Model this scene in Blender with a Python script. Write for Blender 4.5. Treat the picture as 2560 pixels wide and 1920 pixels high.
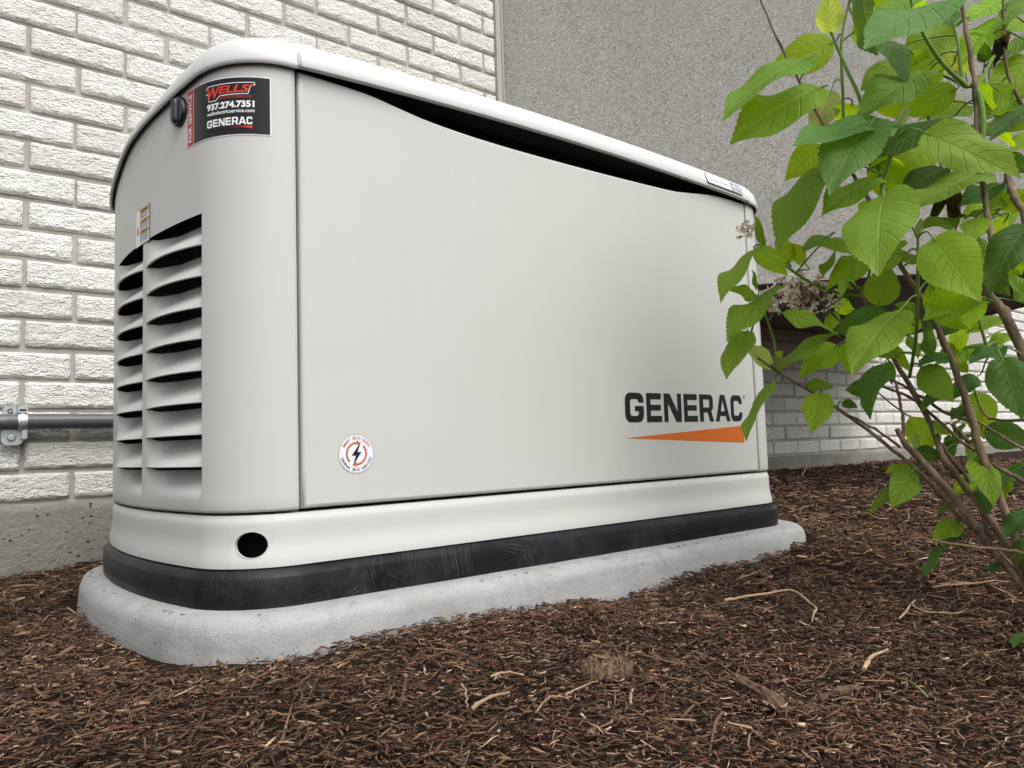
import bpy, bmesh, math, random
import numpy as np
from mathutils import Vector, Matrix, noise
from mathutils.geometry import tessellate_polygon

random.seed(11)
rng = np.random.default_rng(5)
for o in list(bpy.data.objects):
    bpy.data.objects.remove(o)
scene = bpy.context.scene
COL = scene.collection

# ------------------------------------------------------------------ camera
CAM_Z = 0.177
cam = bpy.data.cameras.new('camera')
cam.sensor_fit = 'HORIZONTAL'
cam.sensor_width = 36.0
cam.lens = 1923.05 / 2560 * 36.0
cam.clip_start = 0.02
cam.clip_end = 500.0
cam_o = bpy.data.objects.new('camera', cam)
COL.objects.link(cam_o)
RGT = Vector((0.7736753, -0.6327635, -0.0322010))
DWN = Vector((0.0243625, 0.0804971, -0.9964571))
FWD = Vector((0.6331137, 0.7701497, 0.0776944))
M = Matrix((RGT, -DWN, -FWD)).transposed().to_4x4()
M.translation = (0, 0, CAM_Z)
cam_o.matrix_world = M
scene.camera = cam_o

# ------------------------------------------------------------------ light
SUN_AZ, SUN_EL = math.radians(180), math.radians(56)     # azimuth from +Y towards +X
w = bpy.data.worlds.new('World')
scene.world = w
w.use_nodes = True
nt = w.node_tree
nt.nodes.clear()
sky = nt.nodes.new('ShaderNodeTexSky')
sky.sky_type = 'NISHITA'
sky.sun_disc = False
sky.sun_elevation = SUN_EL
sky.sun_rotation = SUN_AZ
sky.air_density = 1.0
sky.dust_density = 4.0
hs = nt.nodes.new('ShaderNodeHueSaturation')              # cloud cover: almost no blue left
hs.inputs['Saturation'].default_value = 0.22
bg = nt.nodes.new('ShaderNodeBackground')
bg.inputs['Strength'].default_value = 0.15
out = nt.nodes.new('ShaderNodeOutputWorld')
nt.links.new(sky.outputs[0], hs.inputs['Color'])
nt.links.new(hs.outputs[0], bg.inputs['Color'])
nt.links.new(bg.outputs[0], out.inputs['Surface'])
sl = bpy.data.lights.new('sun', 'SUN')
sl.energy = 1.0
sl.angle = math.radians(60)
sl.color = (1.0, 0.975, 0.94)
so = bpy.data.objects.new('sun', sl)
COL.objects.link(so)
so.location = (3, -4, 6)
sd = Vector((math.sin(SUN_AZ) * math.cos(SUN_EL), math.cos(SUN_AZ) * math.cos(SUN_EL), math.sin(SUN_EL)))
so.rotation_euler = sd.to_track_quat('Z', 'Y').to_euler()
vs = scene.view_settings
vs.view_transform = 'Standard'
vs.look = 'None'
vs.gamma = 1.0
vs.exposure = 0.66
vs.use_curve_mapping = False
scene.cycles.max_bounces = 5
scene.cycles.diffuse_bounces = 3
scene.cycles.glossy_bounces = 2
scene.cycles.transmission_bounces = 3
scene.cycles.caustics_reflective = False
scene.cycles.caustics_refractive = False
scene.cycles.use_denoising = True

# ------------------------------------------------------------------ helpers
def tag(o, label=None, cat=None, group=None, kind=None):
    if label: o['label'] = label
    if cat: o['category'] = cat
    if group: o['group'] = group
    if kind: o['kind'] = kind
    return o

def empty(name, loc):
    o = bpy.data.objects.new(name, None)
    o.location = loc
    o.empty_display_size = 0.1
    COL.objects.link(o)
    return o

def adopt(o, parent):
    """parent without moving: the meshes are written in world space"""
    o.parent = parent
    p = Matrix.Identity(4)
    q = parent
    chain = []
    while q is not None:
        chain.append(q)
        q = q.parent
    for q in reversed(chain):
        p = p @ q.matrix_parent_inverse @ q.matrix_basis if q.parent else q.matrix_basis.copy()
    o.matrix_parent_inverse = p.inverted()
    return o

def obj(name, verts, faces, mat=None, parent=None, smooth=True, sharp=None, uv=None):
    me = bpy.data.meshes.new(name)
    me.from_pydata([tuple(v) for v in verts], [], faces)
    if mat is not None: me.materials.append(mat)
    if smooth:
        me.shade_smooth()
        if sharp is not None:
            me.set_sharp_from_angle(angle=math.radians(sharp))
    me.update()
    o = bpy.data.objects.new(name, me)
    COL.objects.link(o)
    if parent is not None: adopt(o, parent)
    return o

class MB:
    """collects pieces of one mesh"""
    def __init__(s): s.v = []; s.f = []
    def add(s, verts, faces):
        n = len(s.v); s.v += [tuple(v) for v in verts]
        s.f += [tuple(i + n for i in f) for f in faces]
    def box(s, a, b):
        (x0, y0, z0), (x1, y1, z1) = a, b
        s.add([(x0,y0,z0),(x1,y0,z0),(x1,y1,z0),(x0,y1,z0),(x0,y0,z1),(x1,y0,z1),(x1,y1,z1),(x0,y1,z1)],
              [(3,2,1,0),(4,5,6,7),(0,1,5,4),(1,2,6,5),(2,3,7,6),(3,0,4,7)])
    def grid(s, rows, close=False):
        n = len(s.v); R, Cn = len(rows), len(rows[0])
        for r in rows: s.v += [tuple(p) for p in r]
        for i in range(R - 1):
            for j in range(Cn if close else Cn - 1):
                k = (j + 1) % Cn
                s.f.append((n + i*Cn + j, n + i*Cn + k, n + (i+1)*Cn + k, n + (i+1)*Cn + j))
    def cap(s, ring, flip=False):
        n = len(s.v); s.v += [tuple(p) for p in ring]
        f = tuple(range(n, n + len(ring)))
        s.f.append(f[::-1] if flip else f)
    def tube(s, pts, rad, n=8, caps=True, wob=0.0):
        pts = [Vector(p) for p in pts]
        if not hasattr(rad, '__len__'): rad = [rad] * len(pts)
        rows = []
        up = Vector((0.31, 0.17, 0.93)).normalized()
        for i, p in enumerate(pts):
            t = (pts[min(i+1, len(pts)-1)] - pts[max(i-1, 0)])
            if t.length < 1e-9: t = Vector((0, 0, 1))
            t.normalize()
            a = t.cross(up)
            if a.length < 1e-3: a = t.cross(Vector((1, 0, 0)))
            a.normalize(); b = t.cross(a)
            up = a.cross(t)
            rr = rad[i]
            rows.append([p + (a*math.cos(2*math.pi*k/n) + b*math.sin(2*math.pi*k/n)) * rr * (1 + wob*random.uniform(-1, 1)) for k in range(n)])
        s.grid(rows, True)
        if caps:
            s.cap(rows[0], True); s.cap(rows[-1])
    def build(s, name, mat, parent=None, smooth=True, sharp=None):
        return obj(name, s.v, s.f, mat, parent, smooth, sharp)

def weld(o, d=1e-4):
    bm = bmesh.new(); bm.from_mesh(o.data)
    bmesh.ops.remove_doubles(bm, verts=bm.verts, dist=d)
    bmesh.ops.recalc_face_normals(bm, faces=bm.faces)
    bm.to_mesh(o.data); bm.free()
    o.data.shade_smooth(); o.data.set_sharp_from_angle(angle=math.radians(50))

def catmull(pts, per=6):
    """smooth polyline through points of any dimension"""
    P = [np.array(p, float) for p in pts]
    P = [2*P[0]-P[1]] + P + [2*P[-1]-P[-2]]
    res = []
    for i in range(1, len(P) - 2):
        p0, p1, p2, p3 = P[i-1], P[i], P[i+1], P[i+2]
        for k in range(per):
            t = k / per
            res.append(.5*((2*p1) + (-p0+p2)*t + (2*p0-5*p1+4*p2-p3)*t*t + (-p0+3*p1-3*p2+p3)*t**3))
    res.append(P[-2])
    return res

def sstep(a, b, x):
    t = max(0.0, min(1.0, (x - a) / (b - a)))
    return t * t * (3 - 2 * t)

# ------------------------------------------------------------------ materials
class NT:
    def __init__(s, name):
        s.m = bpy.data.materials.new(name)
        s.m.use_nodes = True
        s.t = s.m.node_tree
        s.t.nodes.clear()
        s.out = s.n('ShaderNodeOutputMaterial')
        s.p = s.n('ShaderNodeBsdfPrincipled')
        s.l(s.p.outputs[0], s.out.inputs['Surface'])
        s.tc = s.n('ShaderNodeTexCoord')
    def n(s, kind, **kw):
        x = s.t.nodes.new(kind)
        for k, v in kw.items(): setattr(x, k, v)
        return x
    def l(s, a, b): s.t.links.new(a, b)
    def set(s, node, **kw):
        for k, v in kw.items(): node.inputs[k.replace('_', ' ')].default_value = v
    def noise(s, scale, detail=4, rough=.55, dist=0, vec=None):
        x = s.n('ShaderNodeTexNoise')
        s.set(x, Scale=scale, Detail=detail, Roughness=rough, Distortion=dist)
        s.l(vec if vec is not None else s.tc.outputs['Object'], x.inputs['Vector'])
        return x.outputs['Fac']
    def vor(s, scale, feature='F1', vec=None, rnd=1.0):
        x = s.n('ShaderNodeTexVoronoi', feature=feature)
        s.set(x, Scale=scale, Randomness=rnd)
        s.l(vec if vec is not None else s.tc.outputs['Object'], x.inputs['Vector'])
        return x.outputs['Distance']
    def ramp(s, fac, stops):
        x = s.n('ShaderNodeValToRGB')
        e = x.color_ramp.elements
        while len(e) < len(stops): e.new(.5)
        for el, (p, c) in zip(e, stops):
            el.position = p
            el.color = (*c, 1) if hasattr(c, '__len__') else (c, c, c, 1)
        s.l(fac, x.inputs[0])
        return x.outputs[0]
    def mix(s, fac, a, b, mode='MIX'):
        x = s.n('ShaderNodeMix', data_type='RGBA', blend_type=mode)
        for k, v in ((0, fac), (6, a), (7, b)):
            if hasattr(v, 'is_output'): s.l(v, x.inputs[k])
            else: x.inputs[k].default_value = (*v, 1) if hasattr(v, '__len__') else v
        return x.outputs[2]
    def math(s, op, a, b=0.0, c=0.0, clamp=False):
        x = s.n('ShaderNodeMath', operation=op, use_clamp=clamp)
        for k, v in ((0, a), (1, b), (2, c)):
            if hasattr(v, 'is_output'): s.l(v, x.inputs[k])
            else: x.inputs[k].default_value = v
        return x.outputs[0]
    def bump(s, h, strength=.5, dist=.002, prev=None):
        x = s.n('ShaderNodeBump')
        s.set(x, Strength=strength, Distance=dist)
        s.l(h, x.inputs['Height'])
        if prev is not None: s.l(prev, x.inputs['Normal'])
        return x.outputs[0]
    def mapped(s, scale=(1,1,1), rot=(0,0,0), src=None):
        x = s.n('ShaderNodeMapping')
        x.inputs['Scale'].default_value = scale
        x.inputs['Rotation'].default_value = rot
        s.l(src if src is not None else s.tc.outputs['Object'], x.inputs['Vector'])
        return x.outputs[0]
    def done(s, color=None, rough=.6, normal=None, spec=None, metal=None):
        if color is not None:
            if hasattr(color, 'is_output'): s.l(color, s.p.inputs['Base Color'])
            else: s.p.inputs['Base Color'].default_value = (*color, 1)
        if hasattr(rough, 'is_output'): s.l(rough, s.p.inputs['Roughness'])
        else: s.p.inputs['Roughness'].default_value = rough
        if normal is not None: s.l(normal, s.p.inputs['Normal'])
        if spec is not None: s.p.inputs['Specular IOR Level'].default_value = spec
        if metal is not None: s.p.inputs['Metallic'].default_value = metal
        return s.m

def plain(name, color, rough=.5, spec=.5, metal=0.0):
    return NT(name).done(color, rough, None, spec, metal)

def mk_paint(name, c0, c1):
    n = NT(name)
    a = n.noise(3.0, 3)
    col = n.mix(a, c0, c1)
    sp = n.ramp(n.vor(38, 'F1'), [(.0, 1), (.018, 1), (.026, 0)])           # stray dust specks
    keep = n.ramp(n.noise(9, 1), [(.53, 0), (.58, 1)])
    col = n.mix(n.math('MULTIPLY', n.math('MULTIPLY', sp, keep), .5), col, (.16, .13, .10))
    streak = n.ramp(n.noise(1.0, 4, .65, 0, n.mapped((55, 55, 2.2))), [(.35, 0), (.75, 1)])
    col = n.mix(n.math('MULTIPLY', streak, .07), col, (.38, .36, .31))
    col = n.mix(n.math('MULTIPLY', n.ramp(n.noise(1.7, 5, .7), [(.4, 0), (.8, 1)]), .08), col, (.42, .40, .35))
    fine = n.noise(900, 2)
    wavy = n.noise(6, 2)
    nb = n.bump(wavy, .05, .02)
    nb = n.bump(fine, .10, .0006, nb)
    return n.done(col, n.math('MULTIPLY_ADD', n.noise(14, 3), .10, .36), nb, .45)
M_PAINT = mk_paint('bisque_paint', (.552, .550, .525), (.530, .528, .504))
M_LID = mk_paint('skylit_lid_paint', (.640, .640, .640), (.620, .620, .620))  # body paint lightened, skylight on the lid put into the colour

def mk_black():
    n = NT('black_composite')
    sx = n.n('ShaderNodeSeparateXYZ'); n.l(n.tc.outputs['Object'], sx.inputs[0])
    along = n.math('SUBTRACT', sx.outputs[0], sx.outputs[1])
    cc = n.n('ShaderNodeCombineXYZ'); n.l(along, cc.inputs[0]); n.l(sx.outputs[2], cc.inputs[1])
    vo = n.n('ShaderNodeTexVoronoi', feature='F1'); n.set(vo, Scale=15.0)
    n.l(cc.outputs[0], vo.inputs['Vector'])
    rc = n.n('ShaderNodeSeparateXYZ'); n.l(vo.outputs['Color'], rc.inputs[0])
    ang = n.math('MULTIPLY_ADD', rc.outputs[0], 2.2, -.3)
    ang = n.math('ADD', ang, n.math('MULTIPLY', n.noise(9, 1, .4), .45))
    q = n.math('ADD', n.math('MULTIPLY', along, n.math('COSINE', ang)), n.math('MULTIPLY', sx.outputs[2], n.math('SINE', ang)))
    cv = n.n('ShaderNodeCombineXYZ'); n.l(q, cv.inputs[0])
    hair = n.ramp(n.noise(420, 2, .7, 0, cv.outputs[0]), [(.50, 0), (.74, 1)])
    fade = n.ramp(vo.outputs['Distance'], [(.25, 1), (.70, 0)])
    brk = n.ramp(n.noise(60, 2), [(.34, 0), (.56, 1)])
    k = n.math('MULTIPLY', n.math('MULTIPLY', hair, fade), brk)
    col = n.mix(n.noise(6, 3), (.006, .006, .008), (.013, .013, .016))
    col = n.mix(n.math('MULTIPLY', k, .90), col, (.125, .125, .132))
    dust = n.ramp(n.noise(9, 4, .65), [(.48, 0), (.74, .8)])
    col = n.mix(dust, col, (.034, .034, .037))
    return n.done(col, n.math('MULTIPLY_ADD', k, .25, .36), n.bump(n.noise(420, 2), .14, .0006), .13)
M_BLACK = mk_black()
M_DARK = plain('inner_dark', (.006, .006, .007), .8, .2)
M_INNER = plain('inner_grey', (.028, .028, .026), .7, .25)
M_LATCH = plain('latch_black', (.012, .012, .014), .35, .5)

def mk_concrete(name, dark, light, pits=1.0, bumpk=1.0):
    n = NT(name)
    a = n.noise(5, 6, .65)
    b = n.noise(40, 4, .6)
    col = n.mix(n.ramp(a, [(.3, 0), (.72, 1)]), dark, light)
    col = n.mix(n.math('MULTIPLY', n.ramp(b, [(.35, 1), (.6, 0)]), .35), col, tuple(c*.62 for c in dark))
    v = n.vor(70, 'F1')
    pk = n.ramp(n.noise(8, 2), [(.45, 0), (.62, 1)])
    pit = n.math('MULTIPLY', n.ramp(v, [(.0, 1), (.10, 1), (.16, 0)]), pk)
    col = n.mix(n.math('MULTIPLY', pit, .8 * pits), col, (.06, .055, .05))
    h = n.math('SUBTRACT', n.math('MULTIPLY_ADD', n.noise(160, 3), .6, n.noise(18, 4)), n.math('MULTIPLY', pit, 1.2 * pits))
    return n.done(col, .86, n.bump(h, .55 * bumpk, .0025), .25)
def mk_pad():
    n = NT('pad_concrete')
    v = n.mapped((1, 1, 7))
    col = n.mix(n.ramp(n.noise(10, 5, .6, .2, v), [(.3, 0), (.7, 1)]), (.305, .305, .300), (.375, .376, .376))
    ag = n.noise(330, 3, .7)
    col = n.mix(n.math('MULTIPLY', n.ramp(ag, [(.30, 1), (.46, 0)]), .45), col, (.20, .195, .19))
    col = n.mix(n.math('MULTIPLY', n.ramp(ag, [(.56, 0), (.72, 1)]), .35), col, (.47, .47, .47))
    pit = n.math('MULTIPLY', n.ramp(n.vor(85, 'F1'), [(.0, 1), (.08, 1), (.13, 0)]), n.ramp(n.noise(13, 2), [(.50, 0), (.62, 1)]))
    col = n.mix(n.math('MULTIPLY', pit, .85), col, (.07, .065, .06))
    soil = n.math('MULTIPLY', n.ramp(n.noise(26, 4, .65), [(.48, 0), (.68, 1)]), .5)
    col = n.mix(soil, col, (.25, .235, .215))
    h = n.math('SUBTRACT', n.math('ADD', n.math('MULTIPLY', ag, .5), n.math('MULTIPLY', n.noise(45, 3), .5)), n.math('MULTIPLY', pit, 1.5))
    return n.done(col, .88, n.bump(h, .8, .0024), .2)
M_PAD = mk_pad()
def mk_found():
    n = NT('foundation_concrete')
    col = n.mix(n.ramp(n.noise(3.5, 6, .65), [(.3, 0), (.7, 1)]), (.195, .190, .158), (.285, .275, .240))
    col = n.mix(n.math('MULTIPLY', n.ramp(n.noise(24, 4, .6), [(.4, 0), (.7, 1)]), .3), col, (.17, .15, .12))
    pit = n.math('MULTIPLY', n.ramp(n.vor(60, 'F1'), [(.0, 1), (.13, 1), (.20, 0)]), n.ramp(n.noise(21, 2), [(.47, 0), (.56, 1)]))
    col = n.mix(n.math('MULTIPLY', pit, .9), col, (.035, .03, .025))
    h = n.math('SUBTRACT', n.math('ADD', n.noise(90, 4, .65), n.math('MULTIPLY', n.noise(14, 3), 1.2)), n.math('MULTIPLY', pit, 1.6))
    return n.done(col, .92, n.bump(h, .9, .0045), .15)
M_FOUND = mk_found()

def mk_brick():
    n = NT('rock_face_brick')
    oi = n.n('ShaderNodeObjectInfo')
    ad = n.n('ShaderNodeVectorMath', operation='ADD')
    n.l(n.tc.outputs['Object'], ad.inputs[0]); n.l(oi.outputs['Location'], ad.inputs[1])
    v = n.mapped((.75, 1, 1.5), src=ad.outputs[0])
    big = n.noise(100, 2, .6, .7, v)
    sm = n.noise(250, 2, .6, 0, v)
    h = n.math('ADD', n.math('MULTIPLY', big, 1.0), n.math('MULTIPLY', sm, .45))
    tint = n.ramp(oi.outputs['Random'], [(0, (.66, .645, .585)), (.35, (.74, .73, .685)), (.7, (.78, .77, .735)), (1, (.70, .685, .63))])
    st = n.ramp(n.noise(7, 3, .6, 0, v), [(.35, 0), (.75, 1)])
    col = n.mix(n.math('MULTIPLY', st, .22), tint, (.60, .56, .49))
    crev_shade = n.ramp(h, [(.46, 1), (.66, 0)])
    col = n.mix(n.math('MULTIPLY', crev_shade, .40), col, (.38, .35, .30))  # shade of the crevices put into the colour, on top of the bump
    return n.done(col, .9, n.bump(h, 1.0, .0078), .2)
M_BRICK = mk_brick()

def mk_mortar():
    n = NT('mortar')
    a = n.noise(12, 5, .65)
    col = n.mix(a, (.350, .328, .288), (.450, .425, .375))
    return n.done(col, .95, n.bump(n.noise(220, 4), .5, .0015), .15)
M_MORTAR = mk_mortar()

def mk_stucco():
    n = NT('stucco')
    v = n.mapped((.8, .8, 1.25))
    a = n.noise(150, 1, .5, 1.3, v)
    line = n.ramp(n.math('ABSOLUTE', n.math('SUBTRACT', a, .5)), [(.0, 1), (.018, .85), (.050, 0)])
    worm = n.math('MULTIPLY', line, n.ramp(n.noise(55, 0), [(.35, .55), (.6, 1)]))
    g = n.noise(260, 2, .65, 0, v)
    h = n.math('SUBTRACT', n.math('MULTIPLY', g, .55), worm)
    col = n.mix(n.ramp(n.noise(2.2, 5, .65), [(.3, 0), (.7, 1)]), (.405, .393, .355), (.455, .442, .402))
    col = n.mix(n.math('MULTIPLY', worm, .34), col, (.15, .14, .12))
    col = n.mix(n.math('MULTIPLY', n.ramp(g, [(.3, 1), (.55, 0)]), .25), col, (.24, .225, .20))
    return n.done(col, .93, n.bump(h, 1.0, .0036), .15)
M_STUCCO = mk_stucco()
M_SOFFIT = NT('brown_soffit')
M_SOFFIT = M_SOFFIT.done(M_SOFFIT.mix(M_SOFFIT.noise(6, 3), (.150, .122, .104), (.190, .160, .138)), .75, None, .25)
M_BEAD = plain('corner_bead', (.40, .365, .325), .8, .2)

def mk_ground():
    n = NT('mulch_ground')
    a = n.noise(30, 6, .7)
    col = n.mix(a, (.016, .009, .006), (.060, .034, .021))
    return n.done(col, 1.0, n.bump(n.noise(120, 5, .7), 1.0, .02), .1)
M_GROUND = mk_ground()
def mk_chip():
    n = NT('mulch_chip')
    at = n.n('ShaderNodeAttribute', attribute_name='tone')
    v = n.noise(260, 1)
    col = n.mix(n.math('MULTIPLY', v, .6), at.outputs['Color'], n.mix(1.0, at.outputs['Color'], (.45, .42, .4), 'MULTIPLY'))
    return n.done(col, .85, None, .22)
M_CHIP = mk_chip()
def mk_twig(name, a, b, sc=60):
    n = NT(name)
    v = n.mapped((1, 1, .35))
    col = n.mix(n.ramp(n.noise(sc, 5, .65, .4, v), [(.3, 0), (.7, 1)]), a, b)
    return n.done(col, .8, n.bump(n.noise(sc * 4, 3), .5, .001), .25)
M_TWIG = mk_twig('pale_twig', (.22, .145, .085), (.46, .34, .22))
M_BARK = mk_twig('brown_bark', (.038, .022, .014), (.27, .19, .13))
M_STEM_G = mk_twig('green_stem', (.10, .17, .03), (.17, .26, .06))
M_STEM_T = mk_twig('tan_stem', (.20, .13, .08), (.33, .23, .15))
M_LUMP = mk_twig('bark_fibre', (.07, .042, .026), (.19, .125, .078), 120)

def mk_pipe():
    n = NT('grey_conduit')
    return n.done(n.mix(n.noise(20, 3), (.070, .071, .078), (.092, .093, .10)), .38, None, .5)
M_PIPE = mk_pipe()
def mk_zinc():
    n = NT('zinc_plate')
    return n.done(n.mix(n.noise(90, 4), (.45, .50, .52), (.66, .70, .70)), n.math('MULTIPLY_ADD', n.noise(60, 2), .25, .28), None, .5, .75)
M_ZINC = mk_zinc()

PR = {k: plain('print_' + k, c, r, .18 if k in ('black', 'ink', 'orange') else .28) for k, (c, r) in dict(
    black=((.012, .012, .013), .5), glossblack=((.008, .008, .010), .12), white=((.80, .80, .80), .35), red=((.62, .045, .03), .25),
    darkred=((.42, .035, .03), .4), orange=((.60, .135, .018), .45), amber=((.62, .36, .05), .5), grey=((.30, .31, .36), .4),
    brownorange=((.50, .13, .03), .4), offwhite=((.74, .75, .80), .4), ink=((.12, .12, .20), .5), blue=((.05, .10, .35), .5)).items()}

# ================================================================== THE GROUND
def fbm(x, y, s):
    return noise.noise(Vector((x*s, y*s, 3.7))) + .5*noise.noise(Vector((x*s*2.1, y*s*2.1, 8.1)))

def gz(x, y):
    """height of the mulch"""
    z = -0.050 + .022*sstep(.9, 2.0, x) + .040*sstep(1.5, 3.0, x)*sstep(.4, 1.5, y)
    z -= .040*sstep(.76, .25, y)
    z -= .015*math.exp(-((x-.86)/.10)**2 - ((y-.80)/.09)**2)
    z += .007*math.exp(-((x-.50)/.14)**2 - ((y-.79)/.06)**2)
    z -= .026*sstep(1.3, 1.9, y)*(1-sstep(.34, .6, x))
    z += .020*math.exp(-((x-.42)/.12)**2 - ((y-1.98)/.22)**2)
    if x < 6 and y < 3 and x > -3 and y > -3:
        z += .009*fbm(x, y, 4.0) + .006*noise.noise(Vector((x*17, y*17, 1.3)))
    return z

gx = np.concatenate([np.linspace(-60, -2.2, 12), np.arange(-2, 6.01, .05), np.linspace(6.4, 60, 12)])
gy = np.concatenate([np.linspace(-60, -2.2, 12), np.arange(-2, 2.31, .05), np.linspace(2.6, 60, 8)])
gv = [(x, y, gz(x, y)) for y in gy for x in gx]
nx = len(gx)
gf = [(j*nx+i, j*nx+i+1, (j+1)*nx+i+1, (j+1)*nx+i) for j in range(len(gy)-1) for i in range(nx-1)]
ground = obj('ground', gv, gf, M_GROUND)
tag(ground, kind='structure')

# ================================================================== THE WALL
WY = 1.98
wall = empty('brick_wall', (1.6, WY, 0))
tag(wall, 'white rock-faced brick wall with tan mortar behind the generator', 'wall')
mb = MB()
mb.box((-3.0, WY + .010, .070), (8.0, WY + .30, 3.3))
mb.build('mortar', M_MORTAR, wall, smooth=False)

PIT, MOD, Z0 = .0677, .2025, .1168
JV, JH = .0100, .0108
def brick_mesh(name, bw, bh, nxb=34, nzb=11, rough=.0020, seed=0):
    mb = MB()
    rows = []
    for j in range(nzb + 1):
        r = []
        for i in range(nxb + 1):
            u, v = i/nxb, j/nzb
            x = (u-.5)*bw; z = (v-.5)*bh
            q = Vector((x*62 + seed*7.3, z*105, seed*3.1))
            d = noise.noise(q*.45)*rough*.8 + noise.noise(q)*rough + noise.noise(q*2.2)*rough*.5
            edge = min(i, nxb-i, j*1.0, (nzb-j)*1.0)
            if edge == 0:
                d = .0058 + .0025*noise.noise(q*.7)
                k = .0016
                x += noise.noise(Vector((z*55+seed, u*9, 4)))*k if i in (0, nxb) else 0
                z += noise.noise(Vector((x*42+seed, v*9, 9)))*k*1.2 if j in (0, nzb) else 0
                if i in (0, nxb) and j in (0, nzb):
                    x *= .992; z *= .965
            r.append((x, d, z))
        rows.append(r)
    mb.grid(rows)
    per = [rows[0][i] for i in range(nxb+1)] + [rows[j][nxb] for j in range(1, nzb+1)] + \
          [rows[nzb][i] for i in range(nxb-1, -1, -1)] + [rows[j][0] for j in range(nzb-1, 0, -1)]
    back = [(p[0]*1.0, .04, p[2]) for p in per]
    mb.grid([back, per], True)
    me = bpy.data.meshes.new(name)
    me.from_pydata(mb.v, [], mb.f)
    me.materials.append(M_BRICK)
    me.shade_smooth(); me.set_sharp_from_angle(angle=math.radians(50))
    return me

BW, BH = MOD - JV, PIT - JH
variants = [brick_mesh('brick', BW, BH, seed=k) for k in range(10)]

def px_of(p):
    v = Vector(p) - Vector((0, 0, CAM_Z))
    d = v.dot(FWD)
    if d < .05: return (-9999, -9999)
    return (1280 + 1923*v.dot(RGT)/d, 960 + 1923*v.dot(DWN)/d)
def lid_line(x):
    P = [(250, 620), (290, 440), (360, 300), (490, 130), (600, 90), (740, 95), (1260, 235), (1700, 392), (1870, 470), (1930, 520)]
    for (a, b), (c, d) in zip(P, P[1:]):
        if a <= x <= c: return b + (d-b)*(x-a)/(c-a)
    return 99999
BAY_X = 1.625
rest = MB()
nb = 0
cut_meshes = {}
for k in range(0, 47):
    zc = Z0 + k*PIT
    ph = .239 if k % 2 else .337
    i0 = int((-3.0 - ph)/MOD) - 1
    for i in range(i0, 40):
        xa = ph + i*MOD + JV/2
        xb = xa + BW
        if xa < -2.9 or xb > 7.9: continue
        if zc > .68 and xa > BAY_X - .02 and xb < 6.0: continue      # behind the bay
        jx = random.gauss(0, .0016)
        jz = random.gauss(0, .0010)
        if zc > .62 and xa < BAY_X < xb:
            wc = BAY_X - .024 - xa
            if wc < .03: continue
            key = round(wc, 3)
            if key not in cut_meshes: cut_meshes[key] = brick_mesh('brick', wc, BH, max(4, int(34*wc/BW)), 11, seed=50 + k)
            me = cut_meshes[key]; xc = xa + wc/2
        else:
            me = random.choice(variants); xc = (xa+xb)/2
        pts = [px_of((x, WY, z)) for x in (xa, xc, xb) for z in (zc-.028, zc+.028)]
        inside = any(-20 < p[0] < 2580 and -20 < p[1] < 1940 and not (p[1] > lid_line(p[0]) + 6) for p in pts)
        if zc > .72 and xa > 5.9: inside = False
        if xa > 5.6: inside = False
        if inside and nb < 300:
            o = bpy.data.objects.new('brick', me)
            COL.objects.link(o)
            o.location = (xc + jx, WY + random.gauss(0, .0012), zc + jz)
            o.rotation_euler = (random.gauss(0, .004), (math.pi if random.random() < .5 else 0) + random.gauss(0, .0035), random.gauss(0, .004))
            adopt(o, wall)
            nb += 1
        else:
            n = len(rest.v)
            w2, h2 = (BW if me in variants else wc)/2, BH/2
            rest.add([(xc-w2, WY+.005, zc-h2), (xc+w2, WY+.005, zc-h2), (xc+w2, WY+.005, zc+h2), (xc-w2, WY+.005, zc+h2),
                      (xc-w2+.006, WY, zc-h2+.006), (xc+w2-.006, WY, zc-h2+.006), (xc+w2-.006, WY, zc+h2-.006), (xc-w2+.006, WY, zc+h2-.006),
                      (xc-w2, WY+.03, zc-h2), (xc+w2, WY+.03, zc-h2), (xc+w2, WY+.03, zc+h2), (xc-w2, WY+.03, zc+h2)],
                     [(4,5,6,7),(0,1,5,4),(1,2,6,5),(2,3,7,6),(3,0,4,7),(8,9,1,0),(9,10,2,1),(10,11,3,2),(11,8,0,3)])
print('bricks as parts', nb)
tag(rest.build('brick_courses', M_BRICK, wall, smooth=False), kind='stuff')

# poured foundation below the first course
def foundation(xa, xb, seed):
    mb = MB()
    n = 24
    rows = []
    for zf, dy in ((-.35, 0), (-.1, 0), (.0, .0), (.06, 0.0), (.074, .001), (.0795, .006), (.080, .03)):
        r = []
        for i in range(n + 1):
            x = xa + (xb-xa)*i/n
            zz = zf + (.0035*noise.noise(Vector((x*9, seed, 2))) - (.012 if abs(x-.25) < .03 and zf > .05 else 0) if zf > .05 else 0)
            r.append((x, WY - .004 + dy + .0015*noise.noise(Vector((x*6, zf*9, seed))), zz))
        rows.append(r)
    mb.grid(rows)
    f = rows[-2][0], rows[-2][-1]
    mb.box((xa, WY + .012, -.35), (xb, WY + .3, .068))
    return mb.build('foundation_panel', M_FOUND, wall, sharp=40)
for i, (a, b) in enumerate([(-3.0, -.5), (-.498, 1.2), (1.202, 2.6), (2.602, 3.88), (3.882, 5.2), (5.202, 8.0)]):
    foundation(a, b, i)

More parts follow.
